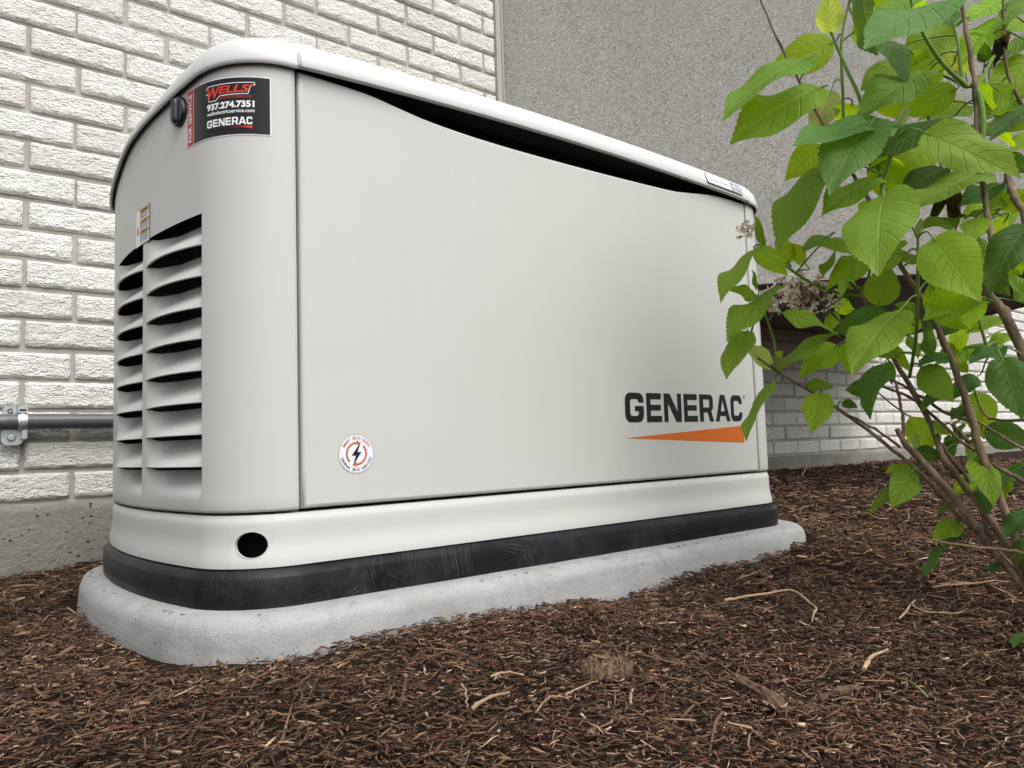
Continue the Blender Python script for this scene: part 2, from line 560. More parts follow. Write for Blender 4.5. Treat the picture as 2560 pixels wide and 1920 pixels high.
# ================================================================== THE BAY
bay = empty('stucco_bay', (2.4, 1.6, .666))
tag(bay, 'grey textured stucco bay jutting from the brick wall over the mulch', 'bay')
bz0, bz1 = .666, 3.3
A = Vector((BAY_X, WY + .02)); dirn = Vector((.650, -.760)).normalized()
B = A + dirn*1.75
Cc = B + Vector((.55, 0)); Dd = Vector((Cc.x + .95, WY + .02))
mb = MB()
pl = [A, B, Cc, Dd]
rows = []
for z in (bz0, bz1):
    r = []
    for p in pl: r.append((p.x, p.y, z))
    rows.append(r)
mb.grid(rows)
mb.build('stucco_face', M_STUCCO, bay, smooth=False)
mb = MB()
mb.add([(p.x, p.y, bz0 + .012) for p in pl], [(0, 3, 2, 1)])
mb.build('soffit', M_SOFFIT, bay, smooth=False)
mb = MB()
mb.add([(p.x, p.y, bz1) for p in pl], [(0, 1, 2, 3)])
mb.build('bay_roof', M_SOFFIT, bay, smooth=False)
# drip edge along the bottom of the stucco and the bead where it meets the brick
nrm = Vector((-dirn.y, dirn.x)) * -1
mb = MB()
for a, b in ((A, B), (B, Cc)):
    d = (b-a).normalized(); nn = Vector((d.y, -d.x))
    if nn.y > 0: nn = -nn
    q = [a + nn*.006, b + nn*.006, b - nn*.02, a - nn*.02]
    mb.add([(p.x, p.y, bz0 - .006) for p in q] + [(p.x, p.y, bz0 + .008) for p in q],
           [(3,2,1,0),(4,5,6,7),(0,1,5,4),(1,2,6,5),(2,3,7,6),(3,0,4,7)])
mb.build('drip_edge', M_STUCCO, bay, smooth=False)
mb = MB()
mb.box((BAY_X - .022, WY - .006, bz0), (BAY_X - .002, WY + .03, bz1))
mb.tube([(BAY_X + .002, WY - .008, bz0), (BAY_X + .002, WY - .008, bz1)], .004, 8)
mb.build('corner_bead', M_BEAD, bay, sharp=40)

# ================================================================== THE GENERATOR
YF, YB = .870, 1.453
YC = (YF + YB)/2
XE, XRE = .269, 1.4555
RB, B0 = 1.044, math.radians(12)
RC = ((YB-YF)/2 - RB*math.sin(B0))/(1 - math.sin(B0))
S1 = RC*(math.pi/2 - B0); S2 = S1 + 2*RB*B0; S3 = S2 + S1
XSEAM = XE + RB*(1-math.cos(B0)) + RC*math.cos(B0)         # where the end curve meets the front
XSEAMR = XE + XRE - XSEAM

def end_at(s):
    """left end: arc length from the front seam -> x, y, outward normal"""
    if s < 0: return (XSEAM - s, YF, 0.0, -1.0)
    if s < S1: a = math.pi/2 - s/RC
    elif s < S2: a = B0 - (s-S1)/RB
    else: a = -B0 - (s-S2)/RC
    hb = RB*math.sin(B0)
    if abs(a) <= B0: x, y = XE + RB*(1-math.cos(a)), YC - RB*math.sin(a)
    else:
        sg = 1 if a > 0 else -1
        aa = abs(a)
        x = XE + RB*(1-math.cos(B0)) + RC*(math.cos(B0)-math.cos(aa))
        y = YC - sg*(hb + RC*(math.sin(aa)-math.sin(B0)))
    return (x, y, -math.cos(a), -math.sin(a))

def ep(s, z, off=0.0, right=False):
    x, y, nx_, ny_ = end_at(s)
    x += nx_*off; y += ny_*off
    if right: x = XE + XRE - x
    return Vector((x, y, z))

def s_of_angle(deg):
    a = math.radians(deg)
    return RC*(math.pi/2 - a) if a > B0 else S1 + RB*(B0 - a)

SS = sorted(set([round(S1*i/22, 5) for i in range(23)] + [round(S1 + (S2-S1)*i/24, 5) for i in range(25)] + [round(S2 + S1*i/16, 5) for i in range(17)]))
NFRONT = 40
def loop(off, fn_z, extra=None):
    """closed ring round the whole unit (left end, back, right end, front)"""
    r = []
    for s in SS:
        p = ep(s, 0, off); r.append(p)
    for i in range(1, 12): r.append(Vector((XSEAM + (XSEAMR-XSEAM)*i/12, YB + off, 0)))
    for s in reversed(SS):
        p = ep(s, 0, off, True); r.append(p)
    for i in range(1, NFRONT):
        if i == 1: t = .0035/(XSEAMR-XSEAM)
        elif i == NFRONT-1: t = 1 - .0035/(XSEAMR-XSEAM)
        else: t = (i-1)/(NFRONT-2)
        p = Vector((XSEAMR + (XSEAM-XSEAMR)*t, YF - off, 0))
        if extra: p.y -= extra
        r.append(p)
    return [Vector((p.x, p.y, fn_z(p))) for p in r]

gen = empty('standby_generator', ((XE+XRE)/2, YC, 0))
tag(gen, 'pale bisque standby generator with louvred end, standing on a concrete slab', 'generator')

# ---- black composite base
mb = MB()
prof = [(.0128, .0005), (.0130, .012), (.0128, .0325), (.0120, .0348), (.0070, .0402), (.004, .0428), (-.012, .0440)]
rings = [loop(o, lambda p, z=z: z) for o, z in prof]
mb.grid(rings, True)
mb.cap(rings[-1]); 
mb.build('composite_base', M_BLACK, gen, sharp=60)

# ---- painted base frame with the knock-out hole
HS = (s_of_angle(45.0) + s_of_angle(68.7))/2
HZ, HRS, HRZ = .0704, .0185, .0152
def base_off(z):
    return .0042*(1-sstep(.046, .075, z)) - .0028*sstep(.095, .1045, z)
ZB0, ZB1 = .0446, .1045
zl = [ZB0, .049, .055, .063, .072, .080, .088, .094, .0975, .1005, .1028, .1045]
pa, pb = HS - .026, HS + .026
def frame_col(s, right=False):
    return [ep(s, z, base_off(z), right) for z in zl]
mb = MB()
left_s = [s for s in SS if s < pa - .002] + [pa]
mb.grid([list(c) for c in zip(*[frame_col(s) for s in left_s])])
rs = [pb] + [s for s in SS if s > pb + .002]
mb.grid([list(c) for c in zip(*[frame_col(s) for s in rs])])
# patch with the hole
N = 48
rings = []
for q in range(7):
    t = q/6
    r = []
    for k in range(N):
        a = 2*math.pi*k/N
        cx, cz = math.cos(a), math.sin(a)
        # point on the rectangle border in that direction
        hw, hz1, hz0 = (pb-pa)/2, ZB1-HZ, HZ-ZB0
        m = min(hw/abs(cx) if abs(cx) > 1e-6 else 9, (hz1 if cz > 0 else hz0)/abs(cz) if abs(cz) > 1e-6 else 9)
        s_ = HS + cx*(HRS*(1-t) + m*t); z_ = HZ + cz*(HRZ*(1-t) + m*t)
        r.append(ep(s_, z_, base_off(z_)))
    rings.append(r)
mb.grid(rings, True)
rim = [[ep(HS + math.cos(2*math.pi*k/N)*HRS*f, HZ + math.sin(2*math.pi*k/N)*HRZ*f, o) for k in range(N)] for f, o in ((.97, -.004), (1.0, .0006))]
mb.grid(rim, True)
# front and back lengths, right end
def strip(xa, xb, y, sgn):
    n = 16
    return [[Vector((xa + (xb-xa)*i/n, y - sgn*base_off(z), z)) for i in range(n+1)] for z in zl]
mb.grid(strip(XSEAM, XSEAMR, YF, 1)); mb.grid(strip(XSEAMR, XSEAM, YB, -1))
mb.grid([list(c) for c in zip(*[frame_col(s, True) for s in reversed(SS)])])
rt = loop(-.0028, lambda p: ZB1); ri = loop(-.03, lambda p: ZB1)
mb.grid([rt, ri], True)
frame = mb.build('base_frame', M_PAINT, gen, sharp=50)
weld(frame)
# ---- added dark box inside, keeps light out of every seam
def zlow_end(y):
    P = [(.80, .6455), (.863, .645), (.903, .641), (.924, .638), (.955, .6345), (.994, .630), (1.042, .626), (1.10, .6225), (1.16, .618), (1.21, .6105), (1.243, .603), (1.30, .598), (1.453, .588), (1.6, .58)]
    for (a, b), (c, d) in zip(P, P[1:]):
        if a <= y <= c: return b + (d-b)*(y-a)/(c-a)
    return P[0][1] if y < .8 else P[-1][1]
def zlow(p):
    z = zlow_end(p.y)
    if p.y < YF + .02 and XSEAM < p.x < XSEAMR:
        z += .0125*math.sin(math.pi*(p.x-XSEAM)/(XSEAMR-XSEAM))**.8
    return z
mb = MB()
r0 = loop(-.034, lambda p: .05); r1 = loop(-.034, lambda p: zlow(p) - .004)
mb.grid([r0, r1], True); mb.cap(r1); mb.cap(r0, True)
mb.build('inner_light_block', M_DARK, gen, smooth=False)

# ---- left end panel (louvred) and plain right end panel
ZP0 = .1075
def ztop(s): return zlow_end(end_at(s)[1]) + .004
L_RIGHT = (.1205, .2820); L_LEFT = (.2950, .4550)
LZ1, LZ0 = .4670, .1235
def in_louvre(s, z):
    return LZ0 < z < LZ1 and (L_RIGHT[0] < s < L_RIGHT[1] or L_LEFT[0] < s < L_LEFT[1])
def end_panel(right=False):
    ss = sorted(set(SS + list(L_RIGHT) + list(L_LEFT)))
    ss = [s for i, s in enumerate(ss) if i == 0 or s - ss[i-1] > 1e-4 or s in L_RIGHT or s in L_LEFT]
    zz = [('o', -.0055, ZP0+.002), ('o', -.0030, ZP0), ('o', -.0008, ZP0+.0010), ('o', 0, ZP0 + .004), ('o', 0, LZ0), ('o', 0, .2), ('o', 0, .3), ('o', 0, .4), ('o', 0, LZ1), ('t', .5), ('t', 1.0)]
    mb = MB()
    cols = []
    # rolled vertical edge along the front seam
    for dy, dx in ((.012, .0), (.004, .0002), (.0012, .0010), (0.0, .004)):
        pass
    for ci, s in enumerate(ss):
        c = []
        for e in zz:
            if e[0] == 'o': c.append(ep(s, e[2], e[1], right))
            else: c.append(ep(s, LZ1 + (ztop(s)-LZ1)*e[1], 0, right))
        cols.append((s, c))
    first = cols[0][1]
    sgn = -1 if right else 1
    pre = []
    for dx, dy in ((.0012, .010), (.0012, .0028), (.0006, .0008)):
        pre.append([Vector((p.x + sgn*dx, p.y + dy, p.z)) for p in first])
    allc = [(-1, c) for c in pre] + cols
    n0 = 0
    nr = len(zz)
    for s, c in allc: mb.v += [tuple(p) for p in c]
    zval = [e[2] if e[0] == 'o' else 9 for e in zz]
    for i in range(len(allc)-1):
        sm = (allc[i][0] + allc[i+1][0])/2
        for j in range(nr-1):
            zm = (zval[j]+zval[j+1])/2
            if not right and in_louvre(sm, zm): continue
            q = (i*nr+j, (i+1)*nr+j, (i+1)*nr+j+1, i*nr+j+1)
            mb.f.append(q if right else q[::-1])
    return mb
ends = end_panel().build('end_panel', M_PAINT, gen, sharp=55)
end_panel(True).build('end_panel', M_PAINT, gen, sharp=55)

# louvre slats: the upper edge tucks in behind the hood above, the lower edge bulges out over the next slot
PITCH, GAP, DIN, DOUT = .0381, .0050, .0205, .0095
NR = 9
def slat(sa, sb, k, top):
    z_hi = top - k*PITCH - GAP
    last = k == NR-1
    z_lo = LZ0 if last else top - (k+1)*PITCH
    nu, nv = 26, 10
    us = [0.0, .004] + [.004 + (1-.004)*(i/nu)**1.0 for i in range(1, nu+1)]
    rows = []
    for j in range(-2, nv + 1):
        v = max(0.0, j/nv)
        r = []
        for iu, u in enumerate(us):
            ein = 0.0 if iu == 0 else min(1.0, (1-u)/.40)**1.15
            eout = math.sin(math.pi*u)**.75 if 0 < u < 1 else 0
            d = -DIN*ein*(1-sstep(0, 1.0, v))**1.25
            if not last: d += DOUT*eout*v**2.2
            zz = z_hi + (z_lo-z_hi)*v
            # slot closes to a point at the far end
            zz += GAP*(1-v)*sstep(.80, 1.0, u)
            if j < 0:
                d -= .004*(-j)*min(1, ein*3); zz -= .004*(-j)
            r.append(ep(sa + (sb-sa)*u, zz, d))
        rows.append(r)
    mb = MB()
    mb.grid(rows)
    if not last:
        # turned-under lip of the hood
        lip = [[ep(sa + (sb-sa)*u, z_lo - o2, (DOUT*(math.sin(math.pi*u)**.75 if 0 < u < 1 else 0)) - o1) for u in us] for o1, o2 in ((0, 0), (.0006, .0008), (.0022, .0008), (.0030, -.0008))]
        mb.grid(lip)
    o = mb.build('louvre', M_PAINT, gen, sharp=65)
    return o
for k in range(NR):
    slat(L_RIGHT[0], L_RIGHT[1], k, LZ1)
    slat(L_LEFT[0], L_LEFT[1], k, LZ1)
# dark grille behind the slots
mb = MB()
for i in range(70):
    z = .13 + i*.0050
    mb.grid([[ep(s, z + dz, -.0315 + do) for s in SS if .10 < s < .48] for dz, do in ((0, 0), (.0022, .0016), (.0044, 0))])
mb.build('grille', M_INNER, gen)

# ---- back panel
mb = MB()
mb.add([(XSEAM, YB, .1075), (XSEAMR, YB, .1075), (XSEAMR, YB, .59), (XSEAM, YB, .59)], [(1, 0, 3, 2)])
mb.build('back_panel', M_PAINT, gen, smooth=False)

# ---- front door with the scooped top edge
DX0, DX1 = XSEAM + .0052, XSEAMR - .0040
top_pts = [(.3918, .6463), (.4572, .6450), (.4903, .6432), (.5248, .6382), (.5755, .6312), (.6300, .6275), (.6788, .6256), (.7674, .6246), (.9182, .6258), (1.0954, .6300), (1.1500, .6345), (1.1957, .6405), (1.2330, .6445), (1.2926, .6465), (1.3391, .6462)]
def door_top(x):
    if x <= top_pts[0][0]: return top_pts[0][1]
    for (a, b), (c, d) in zip(top_pts, top_pts[1:]):
        if a <= x <= c: return b + (d-b)*(x-a)/(c-a)
    return top_pts[-1][1]
tp = [p for p in catmull(top_pts, 5)]
outl = [(DX0, .1085 + .0), (DX1, .1085)]
N_B = 40
bottom = [(DX0 + (DX1-DX0)*i/N_B, .1085) for i in range(N_B+1)]
xs_top = [DX0 + (DX1-DX0)*i/72 for i in range(73)]
tx = np.array([p[0] for p in tp]); tz = np.array([p[1] for p in tp])
top = [(x, float(np.interp(x, tx, tz))) for x in xs_top]
def door_ring(ins, y):
    """outline moved inwards by ins"""
    r = []
    for x, z in bottom: r.append(Vector((min(max(x, DX0+ins), DX1-ins), y, z + ins)))
    for i in range(1, 12): r.append(Vector((DX1-ins, y, .1085+ins + (top[-1][1]-ins-.1085-ins)*i/12)))
    for x, z in reversed(top): r.append(Vector((min(max(x, DX0+ins), DX1-ins), y, z - ins)))
    for i in range(1, 12): r.append(Vector((DX0+ins, y, top[0][1]-ins + (.1085+ins-top[0][1]+ins)*i/12)))
    return r
mb = MB()
rings = [door_ring(i_, y_) for i_, y_ in ((.000, YF+.016), (.000, YF+.0045), (.0008, YF+.0020), (.0022, YF+.0006), (.0048, YF))]
mb.grid([r[::-1] for r in rings], True)
# face: columns between bottom and top
face = []
xs = [min(max(x, DX0+.0048), DX1-.0048) for x in xs_top]
for q in range(13):
    t = q/12
    row = []
    for x, (x_, zt) in zip(xs, top):
        z0_, z1_ = .1085+.0048, zt-.0048
        bulge = .0010*math.sin(math.pi*t)*math.sin(math.pi*(x-DX0)/(DX1-DX0))
        row.append(Vector((x, YF - bulge, z0_ + (z1_-z0_)*t)))
    face.append(row)
mb.grid(face)
door = mb.build('front_door', M_PAINT, gen, sharp=75)
# inner lip in the gap, lid shade mixed into its body colour
mb = MB()
xs = [.47 + (1.26-.47)*i/60 for i in range(61)]
mb.grid([[Vector((x, YF+.014+o, float(np.interp(x, tx, tz)) + dz)) for x in xs] for o, dz in ((0, -.02), (0, .0035), (.002, .0045), (.014, .0045))])
mb.build('door_flange', plain('flange_shaded', (.13, .115, .09), .6, .3), door)
# recess panel behind the gap
mb = MB()
mb.grid([[Vector((x, YF+.045, z)) for x in (XSEAM+.01, XSEAMR-.01)] for z in (.50, .662)])
mb.build('recess_panel', M_DARK, gen, smooth=False)

# ---- lid
def thick(p): return 1.0 - .34*sstep(.88, 1.10, p.y)
mb = MB()
rows = []
for off, dz, ex in ((.0045, .0012, .0), (.0062, -.0004, .0040), (.0080, .0010, .0052), (.0086, .0050, .0056), (.0070, .0150, .0054), (.0035, .0270, .0048),
                    (-.0015, .0345, .0036), (-.0085, .0400, .0020), (-.0190, .0435, 0), (-.045, .0475, 0), (-.080, .0510, 0)):
    rows.append(loop(off, lambda p, dz=dz: zlow(p) + dz*thick(p), ex))
mb.grid(rows, True)
n = len(mb.v)
last = rows[-1]
cen = Vector((sum(p.x for p in last)/len(last), YC, .70))
mb.add(last + [cen], [(i, (i+1) % len(last), len(last)) for i in range(len(last))])
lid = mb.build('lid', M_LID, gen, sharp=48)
mb = MB()
mb.grid([loop(o_, lambda p, dz=dz: zlow(p) + dz*thick(p), 0) for o_, dz in ((-.036, .016), (-.010, .0100), (.0046, .0016))], True)
mb.build('lid_dark_underside', M_INNER, lid, sharp=48)  # underside of the painted lid, coloured dark for the shade in the gap

# ------------------------------------------------------------------ printed things
def text2d(txt, size=1.0, shear=0.0, bold=0.0, align='LEFT', xs=1.0):
    cu = bpy.data.curves.new('t', 'FONT')
    cu.body = txt; cu.size = 1.0; cu.shear = shear; cu.offset = bold; cu.align_x = align
    cu.resolution_u = 3
    ob = bpy.data.objects.new('t', cu)
    COL.objects.link(ob)
    bpy.context.view_layer.update()
    me = bpy.data.meshes.new_from_object(ob.evaluated_get(bpy.context.evaluated_depsgraph_get()))
    v = [(p.co.x*size*xs, p.co.y*size) for p in me.vertices]
    f = [tuple(q.vertices) for q in me.polygons]
    bpy.data.objects.remove(ob); bpy.data.curves.remove(cu); bpy.data.meshes.remove(me)
    return v, f
def fit(vf, x0, x1, y0, y1):
    """stretch a text mesh into a box"""
    v, f = vf
    a = np.array(v); mn, mx = a.min(0), a.max(0)
    a = (a-mn)/(mx-mn)*np.array([x1-x0, y1-y0]) + np.array([x0, y0])
    return [tuple(p) for p in a], f
def polys(pl):
    """flat polygons, each a list of loops (outer, holes...)"""
    V, F = [], []
    for loops in pl:
        tri = tessellate_polygon([[Vector((x, y, 0)) for x, y in lp] for lp in loops])
        n = len(V)
        flat = [p for lp in loops for p in lp]
        V += flat
        F += [tuple(i+n for i in t) for t in tri]
    return V, F
def rect(x0, y0, x1, y1, nx_=1, ny_=1):
    V = [(x0+(x1-x0)*i/nx_, y0+(y1-y0)*j/ny_) for j in range(ny_+1) for i in range(nx_+1)]
    F = [(j*(nx_+1)+i, j*(nx_+1)+i+1, (j+1)*(nx_+1)+i+1, (j+1)*(nx_+1)+i) for j in range(ny_) for i in range(nx_)]
    return V, F
def rrect(x0, y0, x1, y1, r, n=6):
    P = []
    for cx, cy, a0 in ((x1-r, y0+r, -90), (x1-r, y1-r, 0), (x0+r, y1-r, 90), (x0+r, y0+r, 180)):
        for k in range(n+1):
            a = math.radians(a0 + 90*k/n); P.append((cx+r*math.cos(a), cy+r*math.sin(a)))
    return P
def decal(name, vf, mp, mat, parent):
    v, f = vf
    V = [mp(x, y) for x, y in v]
    # face outwards
    if f:
        a, b, c = (Vector(V[i]) for i in f[0][:3])
    return obj(name, V, f, mat, parent, smooth=False)

# brand lettering on the door: heavy squared capitals
LH, LB = .0500, .2066
def arc(cx, cy, rx, ry, a0, a1, n=6):
    return [(cx+rx*math.cos(math.radians(a0+(a1-a0)*k/n)), cy+ry*math.sin(math.radians(a0+(a1-a0)*k/n))) for k in range(n+1)]
def glyph(ch, w_, h=1.0, t=.27, th=.215):
    """t: stroke width of uprights (in units of w), th: of bars (in units of h); box 0..1"""
    r = .28; ri = .12; ry = .26; riy = .12
    if ch == 'C':
        o = [(1, .34)] + [(1, ry)] + arc(1-r, ry, r, ry, 0, -90)[1:] + arc(r, ry, r, ry, -90, -180) + arc(r, 1-ry, r, ry, 180, 90) + arc(1-r, 1-ry, r, ry, 90, 0) + [(1, .66), (1-t, .66), (1-t, 1-th-riy*.5)] + \
            arc(1-t-ri, 1-th-riy, ri, riy, 0, 90)[1:] + arc(t+ri, 1-th-riy, ri, riy, 90, 180) + arc(t+ri, th+riy, ri, riy, 180, 270) + arc(1-t-ri, th+riy, ri, riy, 270, 360) + [(1-t, .34)]
        return [[o]]
    if ch == 'G':
        o = [(1, .55), (1, ry)] + arc(1-r, ry, r, ry, 0, -90)[1:] + arc(r, ry, r, ry, -90, -180) + arc(r, 1-ry, r, ry, 180, 90) + arc(1-r, 1-ry, r, ry, 90, 0) + [(1, .665), (1-t, .665), (1-t, 1-th-riy*.5)] + \
            arc(1-t-ri, 1-th-riy, ri, riy, 0, 90)[1:] + arc(t+ri, 1-th-riy, ri, riy, 90, 180) + arc(t+ri, th+riy, ri, riy, 180, 270) + arc(1-t-ri, th+riy, ri, riy, 270, 360) + [(1-t, .375), (.52, .375), (.52, .55)]
        return [[o]]
    if ch == 'E':
        return [[[(0, 0), (1, 0), (1, th), (t, th), (t, .40), (.94, .40), (.94, .60), (t, .60), (t, 1-th), (.97, 1-th), (.97, 1), (0, 1)]]]
    if ch == 'N':
        return [[[(0, 0), (.23, 0), (.23, .66), (.68, 0), (1, 0), (1, 1), (.77, 1), (.77, .36), (.34, 1), (0, 1)]]]
    if ch == 'A':
        return [[[(0, 0), (.24, 0), (.305, .20), (.695, .20), (.76, 0), (1, 0), (.655, 1), (.345, 1)], [(.365, .385), (.5, .80), (.635, .385)]]]
    if ch == 'R':
        o = [(0, 0), (t, 0), (t, .335), (.56, .335), (.72, 0), (1, 0), (.83, .375), (.93, .46)] + [(.97, .55), (.97, .78)] + arc(.97-.22, .80, .22, .20, 0, 90) + [(0, 1)]
        return [[o, [(t, .52), (t, .815), (.66, .815), (.70, .78), (.70, .555), (.66, .52)]]]
def word(letters, boxes, y0, h):
    V, F = [], []
    for ch, (a, b) in zip(letters, boxes):
        v, f = polys(glyph(ch, b-a))
        n = len(V)
        V += [(a + x*(b-a), y0 + y*h) for x, y in v]
        F += [tuple(i+n for i in t) for t in f]
    return V, F
BOX = [(.9560, 1.0026), (1.0100, 1.0500), (1.0560, 1.1040), (1.1110, 1.1505), (1.1565, 1.1985), (1.2040, 1.2500), (1.2525, 1.2895)]
fm = lambda e: (lambda x, z: (x, YF - .0010*math.sin(math.pi*max(0, min(1, (z-.1133)/(door_top(x)-.1181))))*math.sin(math.pi*(x-DX0)/(DX1-DX0)) - .0001 - e*.45, z))
brand = decal('brand_lettering', word('GENERAC', BOX, LB, LH), fm(.0006), PR['black'], door)
tag(brand, 'heavy black capitals on the door')
decal('brand_wedge', polys([[[(.9546, .1804), (1.2917, .1652), (1.2900, .1981)]]]), fm(.0006), PR['orange'], door)
v, f = fit(text2d('R'), 1.2962, 1.2988, .2518, .2552)
ringp = polys([[arc(1.2975, .2535, .0036, .0036, 0, 345, 20), arc(1.2975, .2535, .0029, .0029, 0, 345, 20)]])
n = len(ringp[0])
decal('registered_mark', (ringp[0] + v, ringp[1] + [tuple(i+n for i in t) for t in f]), fm(.0006), PR['black'], door)

# round sticker on the door
RX, RZ, RR = .4600, .1713, .0245
disc = lambda r, n=48: [[[(RX + r*math.cos(2*math.pi*k/n), RZ + r*math.sin(2*math.pi*k/n)) for k in range(n)]]]
rs_ = decal('round_sticker', polys(disc(RR)), fm(.0004), PR['offwhite'], door)
tag(rs_, 'round white sticker with a lightning bolt inside orange arrows')
decal('sticker_rim', polys([[arc(RX, RZ, RR, RR, 0, 352, 50), arc(RX, RZ, RR*.955, RR*.955, 0, 352, 50)]]), fm(.0008), plain('rim', (.42, .42, .46), .4), rs_)
bolt = [(.27, .62), (-.28, -.10), (-.04, -.10), (-.24, -.66), (.28, .08), (.06, .08)]
decal('bolt', polys([[[(RX + x*RR*.98, RZ + y*RR) for x, y in bolt]]]), fm(.0010), PR['black'], rs_)
ar = RR*.545; at_ = RR*.052
for a0, a1 in ((225, 88), (45, -92)):
    band = arc(RX, RZ, ar+at_, ar+at_, a0, a1, 22) + arc(RX, RZ, ar-at_, ar-at_, a1, a0, 22)
    e = math.radians(a1); tdir = (math.sin(e), -math.cos(e)); rd = (math.cos(e), math.sin(e))
    hx, hz = RX + ar*rd[0], RZ + ar*rd[1]
    head = [(hx + rd[0]*at_*2.6, hz + rd[1]*at_*2.6), (hx - rd[0]*at_*2.6, hz - rd[1]*at_*2.6), (hx + tdir[0]*at_*4, hz + tdir[1]*at_*4)]
    decal('arrow', polys([[band]]), fm(.0010), PR['brownorange'], rs_)
    decal('arrow_head', polys([[head]]), fm(.0012), PR['brownorange'], rs_)
def round_text(txt, rad, a0, a1, size, top_, mat):
    V, F = [], []
    n = len(txt)
    for k, ch in enumerate(txt):
        if ch == ' ': continue
        a = math.radians(a0 + (a1-a0)*k/(n-1))
        v, f = text2d(ch, size, 0, .012, 'CENTER')
        rot = a - math.pi/2 if top_ else a + math.pi/2
        b = len(V)
        for x, y in v:
            y -= size*.35
            V.append((RX + rad*math.cos(a) + x*math.cos(rot) - y*math.sin(rot), RZ + rad*math.sin(a) + x*math.sin(rot) + y*math.cos(rot)))
        F += [tuple(i+b for i in t) for t in f]
    decal('sticker_text', (V, F), fm(.0010), mat, rs_)
round_text('SMART GRID READY', RR*.80, 152, 28, .0050, True, PR['brownorange'])
round_text('GENERAC GRID SERVICES', RR*.82, 196, 344, .0046, False, PR['black'])

# service sticker wrapped round the corner: u runs from the left edge to the right
SU0 = s_of_angle(10.6); SU1 = .0285
SZ0, SZ1 = .5560, .6288
def sm(e): return lambda u, v: ep(SU0 - u, SZ0 + v, e)
SW, SH = SU0 - SU1, SZ1 - SZ0
def grid_poly(outline_fn, nu, z0, z1):
    pass
svc = decal('service_sticker', rect(0, 0, SW, SH, 40, 2), sm(.0005), PR['white'], ends)
tag(svc, 'black and red service sticker wrapped round the corner')
RBW = .0155
decal('sticker_band', rect(.0012, .0014, RBW, SH-.0014, 4, 2), sm(.0008), PR['darkred'], svc)
decal('sticker_field', rect(RBW+.0012, .0014, SW-.0014, SH-.0014, 40, 2), sm(.0008), PR['glossblack'], svc)
v, f = fit(text2d('FOR SERVICE', 1, 0, .02), 0, .061, 0, .0074)
v = [(RBW*.5 + .0043 - y, .0055 + x) for x, y in v]
decal('sticker_text', (v, f), sm(.0012), PR['white'], svc)
TX0, TX1 = SU0 - .1090, SU0 - .0475
def put(txt, x0, x1, y0, y1, mat, e=.0012, bold=.02, shear=0.0):
    return decal('sticker_text', fit(text2d(txt, 1, shear, bold), x0, x1, y0, y1), sm(e), mat, svc)
put('937.274.7351', TX0, TX1, .0340, .0425, PR['white'], bold=.045)
put('wellselectricservice.com', TX0, TX1, .0278, .0325, PR['white'], bold=.015)
# brand name in white with the red wedge below
L7 = [(0, .135), (.155, .28), (.30, .435), (.455, .57), (.59, .72), (.73, .875), (.885, 1.0)]
decal('sticker_brand', word('GENERAC', [(TX0 + a*(TX1-TX0)*.96, TX0 + b*(TX1-TX0)*.96) for a, b in L7], .0128, .0095), sm(.0012), PR['white'], svc)
decal('sticker_wedge', polys([[[(TX0 + (TX1-TX0)*.96*i/10, .0078) for i in range(11)] + [(TX0 + (TX1-TX0)*.96*i/10, .0078 + .0036*i/10 + .0001) for i in range(10, -1, -1)]]]), sm(.0012), PR['red'], svc)
# firm name: slanted red capitals with a white outline
def slanted(e, grow, mat, name):
    v1, f1 = fit(text2d('W', 1, .25, .03 + grow), TX0 + .001 - grow*.008, TX0 + .020 + grow*.008, .0475 - grow*.008, .0625 + grow*.008)
    v2, f2 = fit(text2d("ELLS'", 1, .25, .03 + grow), TX0 + .0175 - grow*.008, TX1 - .001 + grow*.008, .0525 - grow*.008, .0625 + grow*.008)
    decal(name, (v1, f1), sm(e), mat, svc)
    decal(name, (v2, f2), sm(e + .0001), mat, svc)
slanted(.0016, 0.0, PR['red'], 'sticker_logo')
lx = lambda t: TX0 + (TX1-TX0)*t
outline = [(lx(-.03), .0605), (lx(.02), .0645), (lx(1.0), .0650), (lx(1.01), .0618), (lx(.93), .0612), (lx(.88), .0510), (lx(.31), .0505), (lx(.22), .0455), (lx(.05), .0455), (lx(.03), .0540), (lx(-.02), .0562)]
pl_ = []
for a, b in zip(outline, outline[1:]):
    d = Vector((b[0]-a[0], b[1]-a[1])); m_ = max(1, int(d.length/.006)); d.normalize(); nn = Vector((-d.y, d.x))*.00045
    for q in range(m_):
        p0 = (a[0]+(b[0]-a[0])*q/m_, a[1]+(b[1]-a[1])*q/m_); p1 = (a[0]+(b[0]-a[0])*(q+1)/m_, a[1]+(b[1]-a[1])*(q+1)/m_)
        pl_.append([[(p0[0]+nn.x, p0[1]+nn.y), (p0[0]-nn.x, p0[1]-nn.y), (p1[0]-nn.x, p1[1]-nn.y), (p1[0]+nn.x, p1[1]+nn.y)]])
decal('sticker_outline', polys(pl_), sm(.0012), PR['white'], svc)
put('ELECTRIC & SERVICE INC.', lx(.32), lx(.97), .0462, .0490, PR['red'], .0013, 0.0)

